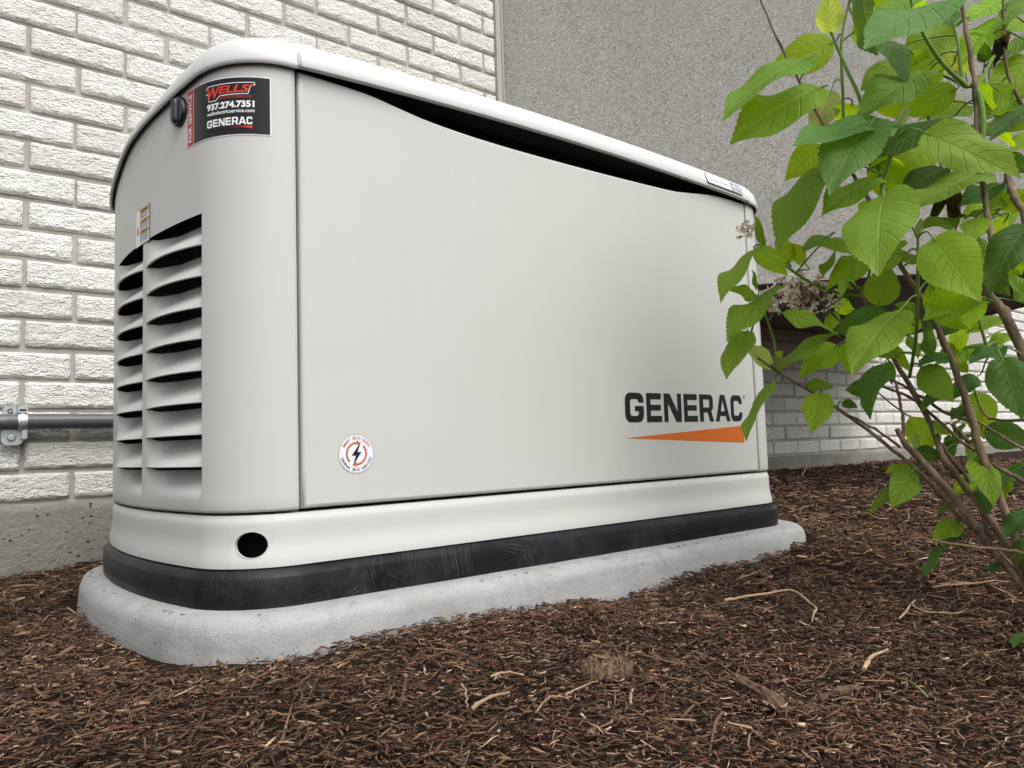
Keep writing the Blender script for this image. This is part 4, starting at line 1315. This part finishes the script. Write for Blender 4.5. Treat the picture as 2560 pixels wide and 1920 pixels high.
TWIGS = [([[0.8862, 0.642], [0.9237, 0.6357], [0.9597, 0.6104], [0.9762, 0.5922], [0.946, 0.55], [0.9344, 0.537], [0.8871, 0.5167]], 0.0022), ([[1.0141, 0.4686], [1.0978, 0.4851], [1.0701, 0.4749], [1.0644, 0.4532], [1.0875, 0.4346]], 0.0016), ([[0.7923, 0.4061], [0.8289, 0.4139], [0.8775, 0.4214]], 0.003), ([[0.4061, 0.5646], [0.4285, 0.5689], [0.4562, 0.5742]], 0.0026), ([[0.4472, 0.5272], [0.4707, 0.5326], [0.4883, 0.5268]], 0.0012), ([[0.491, 0.5367], [0.5142, 0.5416], [0.5486, 0.5507]], 0.0011), ([[0.4662, 0.6126], [0.4797, 0.6048], [0.4921, 0.5954]], 0.0016), ([[0.4289, 0.6113], [0.4166, 0.5874], [0.4042, 0.5681]], 0.0015), ([[0.193, 1.7312], [0.2111, 1.6914], [0.2306, 1.6661]], 0.0016), ([[0.5277, 0.4888], [0.5557, 0.5112]], 0.0018), ([[1.1994, 0.5042], [1.262, 0.4684], [1.3149, 0.4446]], 0.002)]
TWIGS_EXTRA = [[0.6847, 0.4865, 0.6442, 0.4061], [0.7026, 0.4068, 0.7686, 0.4012], [0.7877, 0.342, 0.7951, 0.3726]]

# ================================================================== THE SHRUB
shrub = empty('hydrangea_shrub', (1.32, .41, gz(1.32, .41)))
tag(shrub, 'green leafy hydrangea shrub with brown woody stems at the right edge', 'shrub')

def mk_leaf():
    n = NT('leaf')
    uvn = n.n('ShaderNodeUVMap', uv_map='UVMap')
    sx = n.n('ShaderNodeSeparateXYZ'); n.l(uvn.outputs[0], sx.inputs[0])
    u = n.math('ABSOLUTE', n.math('SUBTRACT', sx.outputs[0], .5))          # 0 midrib .. .5 edge
    v = sx.outputs[1]
    mid = n.ramp(u, [(.0, 1), (.010, .9), (.028, 0)])
    ph = n.math('FRACT', n.math('MULTIPLY', n.math('SUBTRACT', v, n.math('MULTIPLY', n.math('POWER', u, .85), .50)), 7.0))
    side = n.ramp(n.math('ABSOLUTE', n.math('SUBTRACT', ph, .5)), [(.0, 1), (.04, .6), (.10, 0)])
    side = n.math('MULTIPLY', side, n.ramp(u, [(.0, 1), (.42, .75), (.5, .2)]))
    net = n.ramp(n.vor(95, 'DISTANCE_TO_EDGE'), [(.0, 1), (.09, 0)])
    vein = n.math('MAXIMUM', mid, side)
    oi = n.n('ShaderNodeObjectInfo')
    base = oi.outputs['Color']
    geo = n.n('ShaderNodeNewGeometry')
    blot = n.noise(22, 4, .6)
    c = n.mix(n.ramp(blot, [(.3, 0), (.75, .55)]), base, n.mix(1.0, base, (.62, .72, .55), 'MULTIPLY'))
    rand = oi.outputs['Random']
    c = n.mix(n.math('MULTIPLY', vein, .24), c, n.mix(.5, base, (.50, .58, .22)))
    c = n.mix(n.math('MULTIPLY', net, .12), c, (.40, .50, .14))
    spot = n.math('MULTIPLY', n.ramp(n.vor(48, 'F1'), [(.0, 1), (.055, 1), (.10, 0)]), n.ramp(n.noise(19, 1), [(.54, 0), (.60, 1)]))
    c = n.mix(spot, c, (.055, .035, .015))
    brown = n.math('MULTIPLY', n.ramp(n.math('ADD', u, n.math('MULTIPLY', n.math('SUBTRACT', n.noise(30, 3), .5), .30)), [(.49, 0), (.53, 1)]), n.ramp(rand, [(.35, 0), (.55, .8)]))
    c = n.mix(brown, c, (.14, .085, .03))
    under = n.mix(.42, c, (.34, .42, .20))
    c2 = n.mix(geo.outputs['Backfacing'], c, under)
    h = n.math('ADD', n.math('MULTIPLY', vein, -1.0), n.math('MULTIPLY', n.noise(70, 3), .5))
    nb_ = n.bump(h, .85, .0016)
    n.done(c2, .52, nb_, .35)
    tr = n.n('ShaderNodeBsdfTranslucent')
    n.l(n.mix(1.0, c, (2.1, 1.8, .6), 'MULTIPLY'), tr.inputs['Color'])
    n.l(nb_, tr.inputs['Normal'])
    mx = n.n('ShaderNodeMixShader'); mx.inputs[0].default_value = .50
    n.l(n.p.outputs[0], mx.inputs[1]); n.l(tr.outputs[0], mx.inputs[2])
    n.l(mx.outputs[0], n.out.inputs['Surface'])
    return n.m
M_LEAF = mk_leaf()

def half_width(t):
    """ovate leaf outline, 0 base .. 1 tip, max .5"""
    a = .5*(math.sin(math.pi*min(1, t**.62))**.80) if 0 < t < 1 else 0.0
    if t > .78: a *= 1 - .35*((t-.78)/.22)
    return a
def leaf_mesh(seed, arch, fold, twist, teeth=17, wave=.03):
    rnd = random.Random(seed)
    N = teeth*2
    us = (-1, -.66, -.33, 0, .33, .66, 1)
    V, UV, F = [], [], []
    for i in range(N+1):
        t = i/N
        hw = half_width(t)
        if i in (0, N): hw = .004
        tooth = (.030 if i % 2 else -.012)*min(1, 4*t)*min(1, 5*(1-t))
        for u in us:
            x = u*hw
            y = t
            if abs(u) == 1:
                x += math.copysign(tooth*.75, u) * (1 + .5*rnd.uniform(-1, 1)); y += (.018 if i % 2 else 0)
            z = -arch*(t-.15)**2*1.1 + fold*abs(u)*hw - fold*.9*(u*u)*hw*hw*2.2
            z += wave*math.sin(t*9 + seed*1.7 + u*2.2)*abs(u)*hw*2 + .014*math.cos(t*44)*abs(u)*(1-abs(u))
            z += twist*u*hw*(t-.4)
            # heart-shaped base
            if t < .12: y -= .07*abs(u)*(1 - t/.12)*min(1, 1.0)
            V.append((x, y, z)); UV.append((.5 + .5*u*.98, t))
    W = len(us)
    for i in range(N):
        for j in range(W-1):
            F.append((i*W+j, i*W+j+1, (i+1)*W+j+1, (i+1)*W+j))
    me = bpy.data.meshes.new('leaf')
    me.from_pydata(V, [], F)
    ul = me.uv_layers.new(name='UVMap')
    for lp_ in me.loops: ul.data[lp_.index].uv = UV[lp_.vertex_index]
    me.materials.append(M_LEAF)
    me.shade_smooth()
    return me
LEAFM = [leaf_mesh(k, random.uniform(.05, .34), random.uniform(.05, .38), random.uniform(-.35, .35), random.choice((15, 17, 19, 21)), random.uniform(.02, .07)) for k in range(18)]
BUDM = [leaf_mesh(40 + k, .10, .95, .1, 8, .0) for k in range(2)]
DEADM = [leaf_mesh(60 + k, .9, .8, 1.6, 8, .35) for k in range(3)]
TONE = dict(m=(.165, .295, .020), l=(.215, .375, .034), y=(.245, .420, .012), d=(.055, .145, .018), p=(.31, .41, .16), b=(.120, .245, .055))  # y: lime of young leaves with backlit glow put into the colour
STEMPTS = []
for kind, pts in STEMS:
    sp = catmull(pts, 6)
    mat = dict(w=M_BARK, g=M_STEM_G, t=M_STEM_T)[kind]
    mb = MB()
    P, Rr = [], []
    for i, q in enumerate(sp):
        jit = Vector([random.gauss(0, .0006) for _ in range(3)]) if kind != 'g' else Vector((0, 0, 0))
        P.append(Vector(q[:3]) + jit)
        knob = 1.22 if (kind == 'w' and i % 6 == 0 and 0 < i < len(sp)-1) else 1.0
        Rr.append(max(.0007, q[3])*knob*.76)
        STEMPTS.append((P[-1], q[3]))
    mb.tube(P, Rr, 10, True, .05)
    mb.build('stem', mat, shrub, sharp=70)

EYE = Vector((0, 0, CAM_Z))
def leaf_obj(me, Bp, Tp, wdt, color, up=True, name='leaf', ratio=.74, petiole=True):
    Bv, Tv = Vector(Bp), Vector(Tp)
    ax = Tv - Bv
    Ln = ax.length
    y = ax.normalized()
    mid_ = (Bv+Tv)/2
    view = (EYE - mid_).normalized()
    side = y.cross(view).normalized()
    nrm_ = side.cross(y).normalized()
    true_w = max(wdt, ratio*Ln*.74)
    roll = math.acos(min(1.0, wdt/true_w))
    best = None
    for sg in (1, -1):
        n2 = (nrm_*math.cos(roll) + side*math.sin(roll)*sg)
        if best is None or n2.z > best[0]: best = (n2.z, n2)
    n2 = best[1].normalized()
    if n2.z < -.15 and up: pass
    x = y.cross(n2).normalized()
    Mx = Matrix((x*true_w, y*Ln, n2*Ln)).transposed().to_4x4()
    Mx.translation = Bv
    o = bpy.data.objects.new(name, me)
    COL.objects.link(o)
    o.matrix_world = Mx
    o.matrix_basis = Mx
    o.color = (*color, 1)
    adopt(o, shrub)
    if petiole:
        cand = min(STEMPTS, key=lambda q: (q[0]-Bv).length + (.03 if q[0].z > Bv.z + .03 else 0))
        e = cand[0]
        if (e-Bv).length > .13: e = Bv + (e-Bv).normalized()*.10
        if (e-Bv).length > .006:
            m1 = Bv - y*min(.025, (e-Bv).length*.4)
            pts = catmull([e, (e+m1)/2 + Vector((0, 0, .003)), m1, Bv + y*.004], 4)
            mb = MB()
            mb.tube([Vector(p) for p in pts], [.0014 - .0005*k/(len(pts)-1) for k in range(len(pts))], 6)
            po = obj('petiole', mb.v, mb.f, M_STEM_G, None)
            po.parent = o
            po.matrix_parent_inverse = (o.parent.matrix_basis @ o.matrix_parent_inverse @ Mx).inverted() if False else Mx.inverted()
    return o
for i, (Bp, Tp, wd, tn) in enumerate(LEAVES):
    c = TONE[tn]
    k = random.uniform(.86, 1.16)
    hshift = random.uniform(-.10, .10)
    c = (c[0]*k*(1+hshift), c[1]*k, c[2]*k*(1-hshift))
    leaf_obj(LEAFM[(i*5) % 18], Bp, Tp, wd*.86, c)
# smaller leaves filling the crown: pairs along the upper stems
rl = random.Random(77)
pool = []
for p, r in STEMPTS:
    x_, y_ = px_of(p)
    if x_ > 2060 and -120 < y_ < 900 and p.z > .25: pool.append(p)
    elif x_ > 2260 and y_ < 1330 and p.z > .02 and rl.random() < .35: pool.append(p)
rl.shuffle(pool)
made = 0
for p in pool:
    if made >= 64: break
    x_, y_ = px_of(p)
    az = rl.uniform(0, 2*math.pi)
    d_ = Vector((math.cos(az), math.sin(az), rl.uniform(-.55, .25)))
    d_ += FWD*rl.uniform(.1, .9)                 # mostly on the far side, between the wall and the stems
    d_.normalize()
    pet = rl.uniform(.012, .040); Ln = rl.uniform(.038, .075)
    B_ = p + d_*pet + FWD*rl.uniform(0, .05); T_ = B_ + d_*Ln + Vector((0, 0, -.25*Ln))
    q0, q1 = px_of(B_), px_of(T_)
    if min(q0[0], q1[0]) < 2020: continue
    tn = rl.choice('ymyldyml')
    c = TONE[tn]; k = rl.uniform(.85, 1.2)
    leaf_obj(LEAFM[made % 18], B_, T_, Ln*rl.uniform(.35, .78), tuple(v*k for v in c))
    made += 1
print('filler leaves', made)
for i, (Bp, Tp, wd, tn) in enumerate(BUDS):
    leaf_obj(BUDM[i % 2], Bp, Tp, wd, TONE[tn], name='young_leaf', ratio=.4, petiole=False)
for i, (Bp, Tp, wd) in enumerate(WITHERED):
    leaf_obj(DEADM[i % 3], Bp, Tp, wd, (.018, .013, .010), name='withered_leaf', ratio=.5, petiole=False)

# last year's flower heads: papery four-petalled florets on thin stalks
M_FLORET = mk_twig('papery_floret', (.62, .50, .42), (.84, .75, .67), 90)
def floret(mb, c, r, nrm_):
    nrm_ = nrm_.normalized()
    a = nrm_.orthogonal().normalized(); b = nrm_.cross(a)
    ph = random.uniform(0, 6.28)
    for k in range(4):
        t = ph + k*math.pi/2
        d = a*math.cos(t) + b*math.sin(t); e = a*math.cos(t+.75) + b*math.sin(t+.75); g = a*math.cos(t-.75) + b*math.sin(t-.75)
        cup = random.uniform(.15, .6)
        mb.add([c, c + g*r*.7 + nrm_*r*cup*.6, c + d*r*1.1 + nrm_*r*cup, c + e*r*.7 + nrm_*r*cup*.6], [(0, 1, 2, 3)])
def flower_head(center, rx, ry, rz, n, name):
    mb = MB()
    cen = Vector(center)
    ax, ay, az = RGT, FWD, Vector((0, 0, 1))
    stalk = MB()
    for k in range(n):
        while True:
            q = Vector((random.uniform(-1, 1), random.uniform(-1, 1), random.uniform(-1, 1)))
            if .35 < q.length < 1: break
        p = cen + ax*q.x*rx + ay*q.y*ry + az*(q.z*rz - .25*rz*abs(q.x))
        floret(mb, p, random.uniform(.0042, .0075), q + Vector((random.gauss(0, .3), random.gauss(0, .3), random.gauss(0, .3))))
        if k % 3 == 0:
            stalk.tube([cen + ax*rx*.5 - az*rz*.3, (p+cen)/2 + az*.004, p], .0005, 3, False)
    h = mb.build(name, M_FLORET, shrub, smooth=False)
    stalk.build('stalk', M_STEM_T, h)
    return h
flower_head(FLOWER[0], .074, .05, .033, 170, 'dried_flower_head')
flower_head(FLOWER[1], .016, .012, .014, 16, 'dried_flower_head')

# ================================================================== TWIGS AND BARK ON THE MULCH
twig_labels = ['long pale bent twig lying on the mulch right of the slab',
 'forked pale twig on the mulch below the shrub',
 'short thick pale stick on the mulch at the lower right',
 'brown straight stick on the mulch at the bottom middle',
 'thin curved straw at the bottom middle right beside the brown stick',
 'fine thin straw on the mulch just below the bark lump',
 'short straight pale twig on the mulch left of the bark lump',
 'short brown twig pointing away from the viewer at the bottom middle',
 'pale twig on the mulch by the foundation left of the slab',
 'short pale splinter on the mulch right below the bark lump',
 'long grey-brown twig lying at the foot of the shrub']
for (pts, r), lab in zip(TWIGS, twig_labels):
    r *= .8
    sp = catmull(pts, 6) if len(pts) > 2 else [np.array(pts[0]) + (np.array(pts[1])-np.array(pts[0]))*k/6 for k in range(7)]
    n = len(sp)
    P = [Vector((q[0] + random.gauss(0, .0006), q[1] + random.gauss(0, .0006), gz(q[0], q[1]) + .010 + r + .004*math.sin(3.1*k/n))) for k, q in enumerate(sp)]
    mb = MB()
    mb.tube(P, [r*(1.0 - .45*k/(n-1))*(1.25 if k % 5 == 2 else 1) for k in range(n)], 8, True, .08)
    o = mb.build('twig', M_TWIG if 'dark' not in lab and 'brown' not in lab else M_STEM_T, None, sharp=60)
    tag(o, lab, 'twig', 'loose twigs on the mulch')
# fibrous lump of bark: a bundle of split strands
bl = MB()
BX, BY = .588, .575
cr = RGT.copy(); cr.z = 0; cr.normalize(); fw = Vector((-cr.y, cr.x, 0))
rows = []
for i in range(41):
    u = -1 + i/20; r = []
    ext = math.sqrt(max(0, 1-u*u))*(1 + .35*noise.noise(Vector((u*4, 3, 1)))) + .05
    for j in range(13):
        v_ = (-1 + j/6)*ext
        p = Vector((BX, BY, 0)) + cr*(u*.027 + .0025*noise.noise(Vector((u*3, v_*4, 7)))) + fw*(v_*.021)
        rib = math.sin(u*27 + 6.5*noise.noise(Vector((u*2, v_*2.5, 4))))
        p.z = gz(p.x, p.y) + .0075 + .003*(1-u*u) + .0022*rib + .0022*noise.noise(Vector((u*9, v_*5, 2))) - .008*(j in (0, 12))
        r.append(p)
    rows.append(r)
bl.grid(rows)
tag(bl.build('bark_lump', M_LUMP, None, smooth=False), 'ridged tan lump of bark lying on the mulch in front of the slab', 'bark')

# two larger chunks of bark and a blade of grass
def chunk(x0, y0, x1, y1, wd, ht, label):
    a_ = Vector((x0, y0, 0)); b_ = Vector((x1, y1, 0)); d_ = (b_-a_).normalized(); s_ = Vector((-d_.y, d_.x, 0))
    rows = []
    for i in range(13):
        t = i/12; p = a_ + (b_-a_)*t
        p.z = gz(p.x, p.y) + .006 + .004*math.sin(math.pi*t)
        k = (.55 + .45*math.sin(math.pi*(.1+.8*t)))*(1 + .25*noise.noise(Vector((t*7, x0*9, 1))))
        ring = []
        for j in range(18):
            an = 2*math.pi*j/18
            q = 1 + .45*noise.noise(Vector((math.cos(an)*3.5, math.sin(an)*3.5, t*2.5 + x0*5))) + .25*noise.noise(Vector((an*3, t*14, x0*3)))
            ring.append(p + s_*math.cos(an)*wd*k*q + Vector((0, 0, math.sin(an)*ht*k*q)))
        rows.append(ring)
    mb = MB(); mb.grid(rows, True); mb.cap(rows[0], True); mb.cap(rows[-1])
    tag(mb.build('bark_chunk', M_CHUNK, None, smooth=False), label, 'bark')
M_CHUNK = mk_twig('bark_chunk', (.028, .017, .011), (.17, .105, .062), 70)
CH = TWIGS_EXTRA
chunk(*CH[0], .0085, .006, 'thick split chunk of dark bark on the mulch at the bottom right')
chunk(*CH[1], .0045, .0035, 'long flat brown strip of bark on the mulch right of the dark chunk')
gp = CH[2]
mb = MB()
rows = []
for k in range(9):
    t = k/8
    p = Vector((gp[0] + (gp[2]-gp[0])*t, gp[1] + (gp[3]-gp[1])*t, 0)); p.z = gz(p.x, p.y) + .014 + .008*math.sin(2.6*t)
    s_ = Vector((-(gp[3]-gp[1]), gp[2]-gp[0], 0)).normalized()*.0014*(1-t*.9)
    rows.append([p - s_, p + Vector((0, 0, -.0006)), p + s_, p + Vector((0, 0, .0004))])
mb.grid(rows, True)
tag(mb.build('grass_blade', M_STEM_G, None), 'single green grass blade lying on the mulch at the lower right', 'grass blade')

# ================================================================== MULCH: shredded bark
def pad_inside(x, y):
    ox = max(XE - .050 - x, x - (XRE + .050)); oy = max(YF - .050 - y, y - (YB + .05))
    return ox < 0 and oy < 0 and not (max(0, ox + .09)**2 + max(0, oy + .09)**2 > .09**2)
def make_mulch():
    X, Y, LEN, WID = [], [], [], []
    def scatter(n, x0, x1, y0, y1, keep, ls, ws):
        x = rng.uniform(x0, x1, n*4); y = rng.uniform(y0, y1, n*4)
        m = keep(x, y)
        x, y = x[m][:n], y[m][:n]
        k = len(x)
        X.append(x); Y.append(y)
        LEN.append(np.clip(rng.lognormal(math.log(ls), .55, k), .004, .085))
        WID.append(np.clip(rng.lognormal(math.log(ws), .45, k), .0006, .008))
    r2 = lambda x, y: np.hypot(x, y)
    scatter(95000, -.15, 1.45, -.30, 1.25, lambda x, y: (r2(x, y) > .33) & (r2(x, y) < 1.25) & (y > -.42*x - .1), .0088, .0015)
    scatter(42000, .0, 2.3, .0, 2.0, lambda x, y: (r2(x, y) >= 1.15) & (r2(x, y) < 2.1), .0150, .0021)
    scatter(20000, .0, 4.4, .3, 2.0, lambda x, y: (r2(x, y) >= 2.0), .024, .0038)
    scatter(1600, -.15, 2.0, -.2, 2.0, lambda x, y: (r2(x, y) > .33), .032, .0030)
    x = np.concatenate(X); y = np.concatenate(Y); L = np.concatenate(LEN); Wd = np.concatenate(WID)
    keep = np.array([not pad_inside(a, b) for a, b in zip(x, y)]) & (y < WY - .003)
    x, y, L, Wd = x[keep], y[keep], L[keep], Wd[keep]
    # a few shreds lying on the rim of the slab
    ex_, ey_ = [], []
    for _ in range(120):
        if rng.random() < .35:
            p_ = ep(rng.uniform(0, S3*.8), 0, rng.uniform(.018, .046))
        else:
            p_ = Vector((rng.uniform(XSEAM, XSEAMR), YF - rng.uniform(.020, .048), 0))
        ex_.append(p_.x + .012); ey_.append(p_.y)
    nslab = len(ex_)
    x = np.concatenate([x, ex_]); y = np.concatenate([y, ey_])
    L = np.concatenate([L, rng.uniform(.003, .011, nslab)]); Wd = np.concatenate([Wd, rng.uniform(.0006, .0014, nslab)])
    n = len(x)
    z = np.array([gz(a, b) for a, b in zip(x, y)]) + rng.uniform(-.002, .011, n)
    z[-nslab:] = -.0010
    yaw = rng.normal(0, 1.0, n) + .4; yaw = np.where(rng.random(n) < .35, rng.uniform(0, 6.283, n), yaw - .7)
    pit = rng.normal(0, .20, n)
    pit = np.where(rng.random(n) < .05, rng.normal(0, .8, n), pit)
    pit[-nslab:] *= .2
    ca, sa = np.cos(yaw), np.sin(yaw); cp, sp_ = np.cos(pit), np.sin(pit)
    d = np.stack([ca*cp, sa*cp, sp_], 1)
    s = np.stack([-sa, ca, rng.normal(0, .45, n)], 1); s /= np.linalg.norm(s, axis=1)[:, None]
    u = np.cross(d, s); u /= np.linalg.norm(u, axis=1)[:, None]
    c = np.stack([x, y, z], 1)
    th = Wd*rng.uniform(.25, .7, n)
    bend = rng.normal(0, .10, n)*L
    bend2 = rng.normal(0, .05, n)*L
    verts = np.zeros((n, 9, 3))
    for k, t in enumerate((-.5, 0.0, .5)):
        cc = c + d*(L*t)[:, None] + (s*bend[:, None] + u*bend2[:, None])*(1 if k == 1 else 0)
        ws = Wd*(1.0 if k == 1 else .0)*.5 + Wd*(0 if k == 1 else 1)*.5*rng.uniform(.15, .85, n)
        verts[:, k*3+0] = cc - s*ws[:, None] - u*(th*.4)[:, None]
        verts[:, k*3+1] = cc + s*ws[:, None] - u*(th*.4)[:, None]
        verts[:, k*3+2] = cc + u*(th*.6)[:, None] + s*(ws*rng.uniform(-.6, .6, n))[:, None]
    tri = []
    for k in (0, 1):
        for a in range(3):
            b = (a+1) % 3
            tri += [(k*3+a, k*3+b, (k+1)*3+b), (k*3+a, (k+1)*3+b, (k+1)*3+a)]
    tri += [(0, 2, 1), (6, 7, 8)]
    tri = np.array(tri)
    faces = (tri[None] + (np.arange(n)*9)[:, None, None]).reshape(-1, 3)
    me = bpy.data.meshes.new('mulch')
    nv, nf = n*9, len(faces)
    me.vertices.add(nv); me.loops.add(nf*3); me.polygons.add(nf)
    me.vertices.foreach_set('co', verts.reshape(-1).astype(np.float32))
    me.loops.foreach_set('vertex_index', faces.reshape(-1).astype(np.int32))
    me.polygons.foreach_set('loop_start', np.arange(0, nf*3, 3, dtype=np.int32))
    me.update(calc_edges=True)
    pal = np.array([(.040, .024, .016), (.068, .040, .026), (.102, .060, .038), (.142, .087, .056), (.195, .127, .083), (.28, .195, .132), (.43, .33, .235), (.105, .042, .028), (.028, .022, .020)])
    pr = np.array([.14, .21, .22, .17, .115, .055, .022, .075, .04]); pr /= pr.sum()
    ci = rng.choice(len(pal), n, p=pr)
    damp = np.array([1 + .30*noise.noise(Vector((p_*3.1, q_*3.1, .5))) + .22*noise.noise(Vector((p_*11, q_*11, 2.5))) for p_, q_ in zip(x, y)])
    col = pal[ci]*(rng.uniform(.9, 1.45, n)*damp)[:, None]*np.array([1.06, 1.02, 1.0])
    a = np.ones((n, 4)); a[:, :3] = col
    at = me.attributes.new('tone', 'FLOAT_COLOR', 'POINT')
    at.data.foreach_set('color', np.repeat(a, 9, axis=0).reshape(-1).astype(np.float32))
    me.materials.append(M_CHIP)
    o = bpy.data.objects.new('mulch', me)
    COL.objects.link(o)
    tag(o, 'dark brown shredded bark mulch covering the ground', 'mulch', kind='stuff')
    print('mulch chips', n)
make_mulch()
